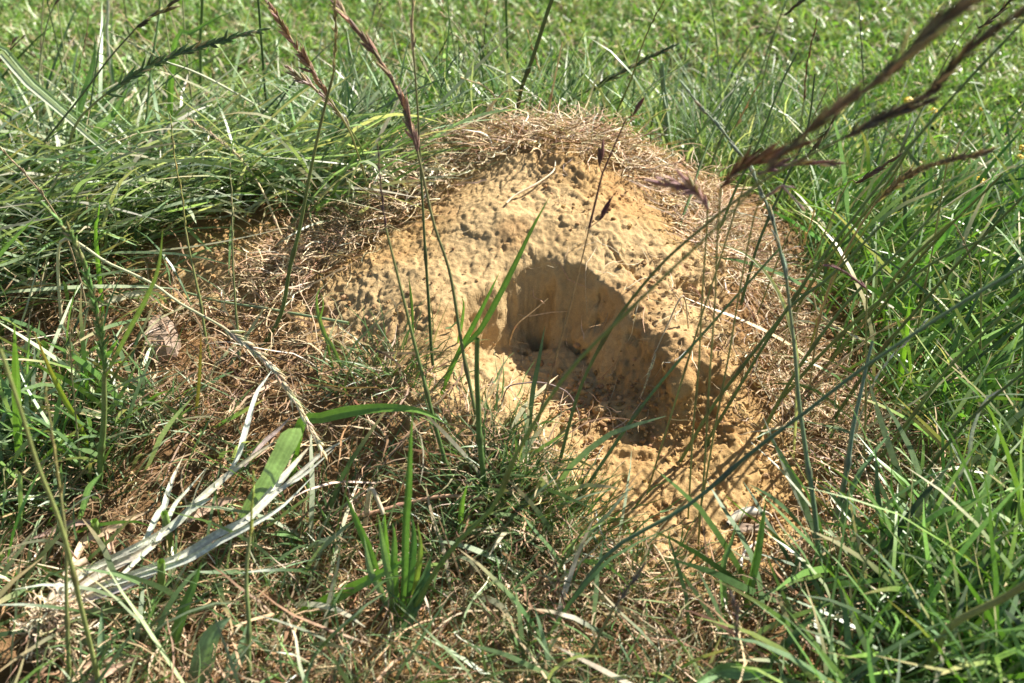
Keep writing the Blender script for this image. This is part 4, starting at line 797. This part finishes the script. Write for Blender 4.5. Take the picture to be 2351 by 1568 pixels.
# uprooted dry tuft
def tuft():
    c = hit(128, 1445, .021); e = empty('uprooted_grass_tuft', c - np.array([0, 0, .01]), 'uprooted bleached grass tuft with a tangled root ball lying at lower left', 'grass tuft')
    mb = MB(); V, Q = blob(c + np.array([0, 0, .001]), .0120, 71, (1, .9, 1), 12, .5, 1.6); mb.add(V, Q, np.array([.17, .11, .065]))
    n = 900; d = R.normal(0, 1, (n, 3)); d /= np.linalg.norm(d, axis=1, keepdims=True); root = c + d * R.uniform(.009, .0155, (n, 1)) * np.array([1, .95, 1.05])
    P, S_ = arcs(root, R.uniform(.006, .017, n), R.uniform(0, 6.28, n), R.uniform(.2, 2.4, n), R.uniform(.6, 3.0, n), 8, 1.8, clamp=False)
    m = np.clip(1 - np.linalg.norm(P - c, axis=2, keepdims=True) / .030, 0, 1) * .45; P = P * (1 - m) + (c + (P - c) * .7) * m
    V, Q, CC = ribbon2(P, np.full((n, 8), .0007), S_, pick(n, [(3,(.66,.53,.37)),(2,(.52,.38,.24)),(1,(.3,.2,.12)),(1,(.78,.68,.52))])[:, None, :] * np.ones((1, 8, 1))); mb.add(V, Q, CC); mb.build('root_ball', M_STRAW, e)
    for pr in ([(90,1400),(55,1405),(40,1420),(22,1425)], [(80,1395),(70,1370),(60,1350),(58,1340)], [(170,1395),(190,1385),(210,1390)], [(130,1500),(150,1530),(160,1560)]):
        mb = MB(); tube(mb, spline(path3(pr, off=.012), 10), (.0005, .0003), (.6, .52, .38), 4); mb.build('root', M_STRAW, e)
    mb = MB()
    for (a, b) in [((125,1385),(170,1325)), ((135,1390),(185,1335)), ((145,1392),(205,1340)), ((118,1378),(160,1310)), ((150,1395),(215,1350))]:
        Pc = spline(path3([(a[0], a[1] + 25), a, b, (b[0] + 40, b[1] - 25)], off=[.014, .017, .018, .019]), 10); tube(mb, Pc, (.0032, .0022), np.array([.66,.52,.38]) * R.uniform(.85, 1.1), 6)
    mb.build('crown', M_STRAW, e)
    SB = [([(133,1362),(210,1305),(300,1262),(390,1212),(455,1150),(517,1095),(583,1045),(660,995)],.0056,(.60,.60,.48)),
          ([(150,1370),(230,1345),(287,1325),(417,1275),(500,1225),(567,1192),(640,1125),(700,1088),(767,1030)],.0056,(.60,.60,.50)),
          ([(260,1340),(373,1305),(440,1280),(500,1245),(583,1202),(650,1160),(723,1088)],.0042,(.55,.58,.50)),
          ([(300,1262),(333,1238),(362,1180),(377,1162),(385,1130),(400,1090),(424,1040)],.0046,(.52,.56,.44)),
          ([(270,1330),(330,1270),(365,1235),(400,1160),(427,1128),(473,1075)],.0038,(.56,.58,.46)),
          ([(517,1095),(545,1050),(560,1000),(587,907),(610,870),(635,835)],.0044,(.58,.62,.54)),
          ([(165,1362),(240,1310),(310,1275),(380,1235)],.0062,(.62,.56,.46)),
          ([(150,1385),(220,1368),(290,1345),(360,1318)],.0048,(.60,.52,.52)),
          ([(390,1212),(430,1175),(470,1150),(490,1142)],.0048,(.50,.54,.44)),
          ([(567,1192),(620,1130),(680,1060),(715,1020)],.0050,(.62,.62,.50)),
          ([(640,1125),(700,1075),(740,1040),(800,1005)],.0030,(.58,.56,.46))]
    for i, (px, w, col) in enumerate(SB):
        n = len(px); off = [.020 + .024 * min(1, (x[0] - 130) / 450.) for x in px]
        P = path3(px, off=off); mb = MB(); blade(mb, spline(P, 26), w * .85, col, fold=.34, twist=R.uniform(-.8, .8), tip=(.62,.50,.34) if i % 3 == 0 else None, prof='mid' if i in (3, 5) else 'leaf'); mb.build('blade', M_STRAW, e)
    for px, w, col in [([(165,1312),(180,1265),(200,1235),(240,1220),(300,1190),(352,1168)],.0050,(.60,.44,.28)), ([(235,1210),(200,1198),(150,1205),(95,1228),(60,1240)],.0042,(.46,.31,.25)), ([(243,1295),(252,1260),(248,1230),(246,1215)],.0030,(.55,.36,.26))]:
        mb = MB(); blade(mb, spline(path3(px, off=.020), 18), w, col, fold=.3); o = mb.build('blade', M_STRAW, e); o['label'] = 'tan shrivelled dead blade'
tuft()
leaf_plant('withered_grass','pinkish dry pointed leaf lying above the silver blades','dry leaf',[([(430,1195),(480,1165),(520,1148),(555,1140)],.0055,(.52,.36,.26),dict(off=.016))])
leaf_plant('withered_grass','long pink brown dry blade pointing up right under the golden ear','dry leaf',[([(560,1070),(600,1020),(640,985),(668,955)],.0030,(.46,.36,.33),dict(off=.03))])
leaf_plant('withered_grass','salmon coloured dry blade along the bottom left edge','dry leaf',[([(150,1560),(220,1520),(300,1500),(330,1495)],.0050,(.50,.34,.24),dict(off=.012))])
leaf_plant('withered_grass','short salmon blade at the bottom edge right of the long one','dry leaf',[([(195,1575),(240,1545),(290,1522),(320,1506)],.0048,(.52,.34,.25),dict(off=.016))])
# cut green stubs
for px, lab in [([(394,1285),(390,1250),(384,1210),(377,1177)],'tallest cut green stub among the silver blades'), ([(368,1395),(370,1350),(370,1315),(370,1288)],'short cut green stub below the silver blades'), ([(238,1270),(230,1240),(222,1215),(216,1195)],'short green stub left among the tan blades')]:
    S('grass_stub', lab, 'grass stub', px, None, 0, (.24,.36,.10), (.0022,.0021), ytip=hit(*px[0])[1] - .002, nodes=0)
# broad blades along the bottom
for lab, bl in [
 ('wide blue green blade pointing up right at the bottom left of centre', [([(440,1600),(460,1540),(478,1475),(500,1440),(530,1417)],.0120,(.24,.36,.20),dict(ytip=.335,fold=.15))]),
 ('tall tapering green blade left of the wide blue one', [([(378,1540),(395,1490),(417,1412),(445,1340),(463,1290)],.0062,(.15,.28,.07),dict(ytip=.36))]),
 ('narrow upright green blade at the bottom left', [([(333,1520),(340,1470),(347,1420),(353,1362)],.0040,(.16,.30,.08),dict(ytip=.37))]),
 ('slim blue green vertical blade near the root ball', [([(229,1600),(231,1540),(232,1470),(234,1392)],.0044,(.19,.30,.16),dict(ytip=.35))]),
 ('long green blade sweeping right from the bottom toward the leafy clump', [([(593,1462),(650,1430),(700,1405),(785,1362),(870,1318),(948,1275)],.0074,(.15,.29,.06),dict(by=.365,ytip=.37,fold=.2))]),
 ('bright yellow green blade over the start of the long sweeping one', [([(578,1500),(600,1455),(640,1420),(672,1376)],.0058,(.30,.44,.08),dict(ytip=.365))]),
 ('pale blue green blade at the bottom beside the thin budded stem', [([(500,1610),(530,1540),(560,1480),(572,1420)],.0075,(.22,.34,.19),dict(ytip=.34,fold=.2))]),
 ('thin green spear left of the leafy clump', [([(885,1395),(852,1278),(820,1200),(792,1133)],.0048,(.16,.31,.07),dict(ytip=.385))]),
 ('dark leaning blade rising right out of the leafy clump', [([(915,1495),(935,1430),(960,1370),(975,1330),(990,1275)],.0075,(.09,.18,.06),dict(ytip=.375))]),
 ('bright short blade at right of the leafy clump', [([(1048,1250),(1056,1200),(1062,1150),(1073,1110)],.0034,(.18,.32,.07),dict(ytip=.41))]),
 ('flat blue grey blade low at the bottom left centre', [([(170,1475),(230,1472),(280,1500),(310,1505)],.0064,(.25,.36,.22),dict(off=.014,prof='mid'))]),
 ('blue green spear below the tangled rootlets at lower left', [([(180,1200),(195,1150),(205,1120),(235,1085)],.0044,(.18,.30,.17),dict(ytip=.40))]),
 ('green upright sword leaf at bottom right of the spill', [([(1706,1440),(1722,1350),(1738,1278),(1750,1200),(1757,1148)],.0050,(.14,.27,.05),dict(ytip=.395))]),
 ('paired green leaf left of the upright sword leaf', [([(1668,1480),(1663,1400),(1660,1300),(1680,1240),(1690,1200)],.0040,(.15,.27,.07),dict(ytip=.39))]),
 ('grey green broad blade arching left at the lower right', [([(2140,1545),(2042,1468),(1965,1418),(1900,1390),(1838,1372)],.0088,(.23,.34,.19),dict(ytip=.37,prof='mid',fold=.15))]),
 ('dark upper broad blade arching left at the lower right', [([(2298,1590),(2220,1505),(2132,1452),(2020,1395),(1908,1365)],.0090,(.18,.29,.16),dict(ytip=.375,fold=.15))]),
 ('long yellow green blade falling right from a pale tip at lower right', [([(2145,1450),(2098,1345),(2060,1290),(2015,1245),(1960,1195),(1918,1152),(1888,1102)],.0050,(.27,.38,.14),dict(ytip=.44,tip=(.62,.6,.44)))]),
 ('bright backlit vertical blade at the right lower edge', [([(2278,1525),(2272,1450),(2270,1378),(2276,1330),(2284,1283)],.0076,(.26,.46,.06),dict(ytip=.37))]),
 ('second backlit blade leaning left of the vertical one', [([(2200,1530),(2230,1460),(2255,1400),(2268,1360)],.0052,(.24,.42,.07),dict(ytip=.37))]),
 ('long green blade slanting from upper left at the right side', [([(2370,1260),(2265,1168),(2210,1115),(2155,1072)],.0054,(.20,.35,.08),dict(by=.42,ytip=.45))]),
 ('arching green blade over the dry hollow at lower right', [([(2370,1365),(2330,1345),(2265,1312),(2200,1255),(2132,1227),(2050,1228),(1965,1237)],.0042,(.13,.24,.07),dict(by=.39,ytip=.42))]),
 ('yellow green leaf crossing above the fluffy seed head', [([(2060,1430),(2000,1370),(1960,1310),(1925,1235)],.0040,(.28,.38,.08),dict(ytip=.41,tip=(.45,.5,.15)))]),
 ('wide bright leaf running up right from the bottom right of centre', [([(1650,1540),(1700,1510),(1755,1480),(1790,1440)],.0066,(.30,.44,.09),dict(ytip=.36))]),
 ('blue green leaf along the bottom edge right of centre', [([(1600,1570),(1660,1540),(1720,1545),(1790,1540)],.0080,(.20,.34,.14),dict(off=.03,prof='mid'))]),
 ('pale broad blade diagonal at the far lower right', [([(2330,1590),(2280,1520),(2230,1470),(2170,1440)],.0085,(.25,.36,.21),dict(ytip=.36))]),
 ('fresh green blade right of the hollow rim low in the grass', [([(1870,1300),(1900,1230),(1950,1200),(1995,1165)],.0040,(.22,.38,.08),dict(ytip=.45))]),
 ('short vivid leaf upright amid the stems at the right', [([(2082,740),(2086,700),(2090,675)],.0060,(.28,.50,.06),dict(by=.56,ytip=.55))]),
 ('short bright leaf pointing up at the left grass', [([(220,545),(225,500),(230,455)],.0034,(.22,.42,.06),dict(by=.62,ytip=.62))]),
 ('broad dark leaf standing tall at upper left', [([(175,290),(192,220),(208,170),(217,125),(217,80)],.0080,(.11,.20,.09),dict(by=.86,ytip=.86))]),
 ('large green leaf rising right from the left grass', [([(215,318),(260,262),(300,190)],.0080,(.17,.31,.06),dict(by=.80,ytip=.84))]),
 ('long bright leaf pointing right at the top left', [([(400,105),(440,75),(490,45),(545,22)],.0060,(.18,.33,.07),dict(by=.90,ytip=.90))]),
 ('silvery rounded leaf behind the left of the crest', [([(945,310),(955,250),(960,205),(965,165)],.0085,(.56,.62,.50),dict(by=.90,ytip=.90,blunt=True))]),
 ('dark green leaf fan just behind the left crest', [([(960,285),(985,230),(1000,190),(1040,130)],.0060,(.12,.24,.06),dict(by=.88,ytip=.88)), ([(950,290),(935,240),(940,190)],.0050,(.14,.27,.06),dict(by=.88,ytip=.88))]),
 ('wide pale blade lying across the far left grass', [([(0,385),(60,362),(130,340),(210,322)],.0085,(.42,.50,.34),dict(off=.03,prof='mid'))]),
 ('long white backlit blade from the left edge down right', [([(-20,132),(60,190),(145,262),(250,352),(370,425)],.0062,(.54,.58,.44),dict(by=.84,ytip=.72,fold=.3,prof='mid'))]),
 ('long green blade parallel above the white one at left', [([(-20,112),(80,190),(187,282),(290,360),(400,460)],.0042,(.34,.44,.24),dict(by=.86,ytip=.72,fold=.3,prof='mid'))]),
 ('blue green curled leaf above the golden bending stem', [([(415,408),(440,380),(480,370),(535,378)],.0064,(.22,.33,.22),dict(off=.03,prof='mid'))]),
 ('grey blade lying flat below the ridge at far left', [([(0,648),(60,650),(120,655),(160,662)],.0044,(.42,.47,.36),dict(off=.015,prof='mid'))]),
 ('flat bleached blade crossing the left bank toward the stone', [([(220,705),(270,685),(320,672),(375,668)],.0052,(.52,.50,.34),dict(off=.016,prof='mid'))]),
 ('bright green blade lying on the left of the mound slope', [([(725,478),(760,455),(800,430),(845,395)],.0046,(.22,.42,.07),dict(off=.02))])]:
    leaf_plant('grass_shoot', lab, 'grass leaf', bl)
def clump():
    e = leaf_plant('grass_plant','upright leafy clump of broad green blades at the bottom centre','grass plant',[
     ([(920,1440),(928,1330),(932,1200),(938,1120),(943,1000),(948,940)],.0042,(.12,.25,.06),dict(ytip=.37,fold=.3)), ([(905,1430),(895,1340),(880,1260),(868,1180)],.0042,(.22,.35,.15),dict(ytip=.37)),
     ([(915,1430),(905,1330),(905,1230),(900,1200)],.0046,(.17,.31,.09),dict(ytip=.375)), ([(925,1425),(940,1330),(950,1240),(945,1180)],.0048,(.08,.18,.06),dict(ytip=.375)),
     ([(900,1420),(870,1350),(850,1310),(835,1230)],.0038,(.26,.38,.22),dict(ytip=.37)), ([(930,1420),(955,1330),(965,1260),(958,1200)],.0036,(.30,.38,.10),dict(ytip=.38)),
     ([(912,1425),(890,1300),(885,1240),(882,1170)],.0040,(.22,.40,.08),dict(ytip=.375))])
    mb = MB(); tube(mb, spline(path3([(912,1500),(915,1470),(918,1425)], ytip=.365), 8), (.003, .003), (.2,.33,.1), 6); mb.build('stalk', M_STEM, e)
clump()
S('tall_grass','fluffy pale green seed head lying in the lower right grass','grass stem',[(2080,1500),(2040,1465),(1995,1450),(1932,1446),(1860,1438),(1790,1426),(1748,1420)],'fluffy',4,BLUEG,(.0013,.0010),(.52,.58,.38),by=.385,ytip=.365,hs=2.4)
S('tall_grass','second pale fluffy head on a straight stem at the bottom right','grass stem',[(2062,1518),(1990,1528),(1925,1538),(1880,1545),(1825,1553)],'fluffy',2,(.4,.5,.26),(.0010,.0007),(.60,.64,.44),by=.36,ytip=.355,hs=1.8)
S('tall_grass','thick blurred olive stem curving across the bottom right corner','grass stem',[(2085,1600),(2165,1462),(2200,1425),(2265,1392),(2310,1370),(2380,1325)],None,0,(.24,.26,.09),(.0017,.0016),ytip=.29)
S('tall_grass','greyish purple drooping head at the bottom right of centre','grass stem',[(1640,1600),(1610,1560),(1625,1480),(1680,1420),(1700,1390),(1695,1360)],'brome',2,(.2,.2,.12),(.0009,.0005),(.20,.15,.15),by=.34,ytip=.33,hs=.8) if False else None
S('tall_grass','dark purple head standing in front of the lower right spill','grass stem',[(1700,1600),(1695,1540),(1690,1460),(1690,1410),(1682,1375)],'brome',2,(.2,.2,.12),(.0009,.0005),(.17,.13,.13),ytip=.31,hs=.8)
S('tall_grass','dim blurred purple head slanting below the thick diagonal stem','grass stem',[(1330,1560),(1385,1440),(1410,1395),(1440,1352),(1465,1315)],'brome',2,(.15,.2,.09),(.0011,.0006),(.16,.14,.14),ytip=.33,hs=.8)
S('dry_straw','golden broken stem with a wispy joint under the thick diagonal stem','dry stem',[(1230,1410),(1300,1395),(1360,1383),(1400,1340),(1415,1280),(1420,1240)],'wisp',2,(.62,.44,.24),(.0013,.0008),(.64,.50,.30),ytip=.375,hs=.9)
S('dry_straw','long reddish dry stem lying horizontally below the fine tufts','dry stem',[(785,1190),(850,1178),(930,1155),(1010,1140),(1110,1143)],None,0,(.56,.34,.22),(.0012,.0012),off=.016)
S('dry_straw','pale bent stalk like an inverted V at the lower centre','dry stem',[(835,1230),(842,1175),(850,1122),(865,1145),(880,1180)],None,0,(.66,.54,.38),(.0017,.0012),ytip=.405)
S('dry_straw','bright dry stalk lying along the foot of the sandy spill','dry stem',[(1340,1390),(1380,1340),(1400,1325),(1450,1318),(1515,1317)],None,0,(.70,.54,.34),(.0010,.0010),off=.008)
S('dry_straw','pale diagonal straw standing at the foot of the spill','dry stem',[(1580,1420),(1550,1340),(1520,1280),(1500,1250)],None,0,(.66,.50,.30),(.0008,.0006),ytip=.40)
S('dry_straw','white bent root crossing the straw near the white rinded flint','dry stem',[(1700,1305),(1702,1280),(1715,1262),(1735,1245)],None,0,(.76,.70,.62),(.0012,.0009),off=.006)
S('dry_straw','thin purple bowed fibre looping over the front of the hollow','dry stem',[(1150,930),(1165,890),(1200,880),(1250,880),(1300,900),(1325,940),(1330,965)],None,0,(.30,.22,.20),(.0005,.0004),by=.50,ytip=.50)
S('dry_straw','wispy dry stalk curling up at the right grass beside the yellow leaf','dry stem',[(2210,1210),(2215,1160),(2222,1080),(2230,1040)],'wisp',2,(.56,.48,.28),(.0008,.0006),(.58,.50,.30),ytip=.44)
# fine needle tufts
def fine_tuft(label, px, py, n, spread, L, seed, lean=(0, 0)):
    c = hit(px, py); mbx = MB(); x = c[0] + R.normal(0, spread, n); y = c[1] + R.normal(0, spread * .6, n); root = np.stack([x, y, H(x, y) - .002], -1)
    ph = np.arctan2(y - c[1] + R.normal(0, spread * .5, n) + lean[1], x - c[0] + R.normal(0, spread * .5, n) + lean[0])
    P, S_ = arcs(root, R.uniform(L * .5, L * 1.15, n), ph, R.uniform(0, .8, n), R.uniform(.6, 1.8, n), 9, .5, eps=R.uniform(.001, .004, n))
    t = np.linspace(0, 1, 9); V, Q, CC = ribbon2(P, R.uniform(.0007, .0014, (n, 1)) * np.clip(1.1 - t ** 2, .08, 1)[None, :], S_, pick(n, G_FINE + [(3, (.08,.14,.05))])[:, None, :] * np.ones((1, 9, 1)))
    mbx.add(V, Q, CC); o = mbx.build('grass_tuft', M_LEAF); return props(o, label, 'grass tuft')
fine_tuft('fine needle grass tuft growing on the left lobe of the mound', 895, 850, 170, .018, .038, 1)
fine_tuft('dense fine tuft in front of the lobe below the arching leaf', 1110, 1020, 150, .026, .036, 2)
fine_tuft('dark fine tuft at the foot of the leaning stems', 1120, 1150, 190, .020, .040, 3, (.01, 0))
fine_tuft('large fine tuft spilling right onto the sandy earth', 1265, 1200, 220, .026, .045, 4, (.02, .004))
fine_tuft('sparse fine tuft at the lower edge of the sandy spill', 1480, 1340, 140, .019, .036, 5)
fine_tuft('small fine tuft between the silver blades and the leafy clump', 740, 1200, 160, .025, .035, 6)
# dry root knot at lower right
mbx = MB(); c = hit(1965, 1310); n = 500; root = c + R.normal(0, .011, (n, 3)) * np.array([1.3, .8, .35]) + np.array([0, 0, .006])
P, S_ = arcs(root, R.uniform(.012, .035, n), R.uniform(0, 6.28, n), R.uniform(.2, 1.6, n), R.uniform(1.2, 2.8, n), 8, 1.4, eps=R.uniform(.001, .014, n))
V, Q, CC = ribbon2(P, np.full((n, 8), .0006), S_, pick(n, STRAW[:4])[:, None, :] * np.ones((1, 8, 1)) * .9); mbx.add(V, Q, CC); props(mbx.build('root_knot', M_STRAW), 'brown knot of curled dry roots by the bent ryegrass stem foot', 'root knot')
mbx = MB(); c = hit(960, 430); n = 240; root = c + R.normal(0, .014, (n, 3)) * np.array([1.3, .8, .3]) + np.array([0, 0, .006])
P, S_ = arcs(root, R.uniform(.015, .04, n), R.uniform(0, 6.28, n), R.uniform(.4, 1.6, n), R.uniform(1.2, 2.8, n), 9, 1.3, eps=R.uniform(.001, .012, n))
V, Q, CC = ribbon2(P, R.uniform(.0007, .0018, (n, 1)) * np.ones((1, 9)), S_, pick(n, [(1, (.74,.64,.46)), (1, (.66,.52,.34))])[:, None, :] * np.ones((1, 9, 1))); mbx.add(V, Q, CC); props(mbx.build('root_knot', M_STRAW), 'pale knot of curled straw at the upper left edge of the bare face', 'root knot')

# ------------------------------------------------------------------ yellow flowers in the right lawn
m_, nt_, p_ = mk('petal_yellow'); p_.inputs['Base Color'].default_value = (.85, .56, .02, 1); p_.inputs['Roughness'].default_value = .45; M_PET = m_
no_ = nt_.nodes.new('ShaderNodeTexNoise'); no_.inputs['Scale'].default_value = 300; rp_ = nt_.nodes.new('ShaderNodeValToRGB'); rp_.color_ramp.elements[0].color = (.78,.42,.01,1); rp_.color_ramp.elements[1].color = (.9,.66,.05,1)
nt_.links.new(no_.outputs[0], rp_.inputs[0]); nt_.links.new(rp_.outputs[0], p_.inputs['Base Color'])
def flower(px, py, y, label, size=.006, group=None):
    top = at_y(px, py, y); g = float(H(top[0], top[1])); top[2] = max(top[2], g + .012); e = empty('yellow_flower', [top[0] + .002, top[1], g], label, 'flower')
    mb = MB(); tube(mb, spline([[top[0] + .003, top[1], g - .002], [top[0] + .001, top[1], (g + top[2]) / 2], top], 8), .0006, (.16,.28,.07), 5); mb.build('stalk', M_STEM, e)
    mb = MB(); dirn = np.array([-.1, -.6, .8])
    for k in range(5):
        a = k * 2 * math.pi / 5 + px; u = np.array([math.cos(a), math.sin(a) * .8, math.sin(a) * .6]); V, Q = blob(top + u * size * .42 + dirn * .001, size * .62, 100 + k, (1, .85, .6), 8, .25); mb.add(V, Q, (1, 1, 1))
    mb.build('petals', M_PET, e)
    mb = MB(); V, Q = blob(top + dirn * .002, size * .3, 7, n=8, rough=.2); mb.add(V, Q, (.55,.38,.05)); mb.build('flower_centre', M_HEAD, e)
flower(2085, 233, 1.06, 'yellow flower peeping out behind the second dark plume')
flower(2143, 256, 1.02, 'small orange yellow flower right of the second plume', .0045)
flower(2246, 416, .80, 'yellow flower below the frayed plume in the right lawn', .0048)
flower(2347, 342, .88, 'upper yellow flower at the right edge of the picture', .0045)
flower(2340, 362, .86, 'tiny lower yellow flower at the right edge of the picture', .0035)
flower(2252, 252, 1.03, 'faint orange bud in the far right lawn', .003)

# ------------------------------------------------------------------ fine seed stems standing in the long grass behind
for k in range(34):
    x0 = R.uniform(-.75, .8) if k % 3 else R.uniform(-.75, -.1); y0 = R.uniform(.86, 1.15); hgt = R.uniform(.13, .27); lx, ly = R.normal(.10, .22), R.normal(0, .12)
    if -.2 < x0 < .3: y0 = max(y0, .93)
    z0 = float(H(x0, y0)); Pp = spline(np.array([[x0, y0, z0 - .004], [x0 + lx * hgt * .3, y0 + ly * hgt * .3, z0 + hgt * .4], [x0 + lx * hgt * .8, y0 + ly * hgt * .8, z0 + hgt * .78], [x0 + lx * hgt * 1.5, y0 + ly * hgt * 1.4, z0 + hgt]]), 30)
    e = empty('tall_grass', Pp[0], 'one of the many faint fine seed stems in the long grass behind the mound', 'grass stem', 'faint fine seed stems standing behind the mound')
    pc = [(.16,.24,.08), (.34,.36,.18), (.46,.40,.24), (.09,.13,.05)][k % 4]
    mb = MB(); tube(mb, Pp[:24], (.0010, .0006), pc, 5, 1); mb.build('stalk', M_STEM, e); seed_head(Pp[23:], ['wisp', 'ryethin', 'panicle'][k % 3], [(.50,.38,.22), (.30,.32,.15), (.46,.42,.26), (.22,.14,.10)][(k * 7) % 4], 1.3, e)
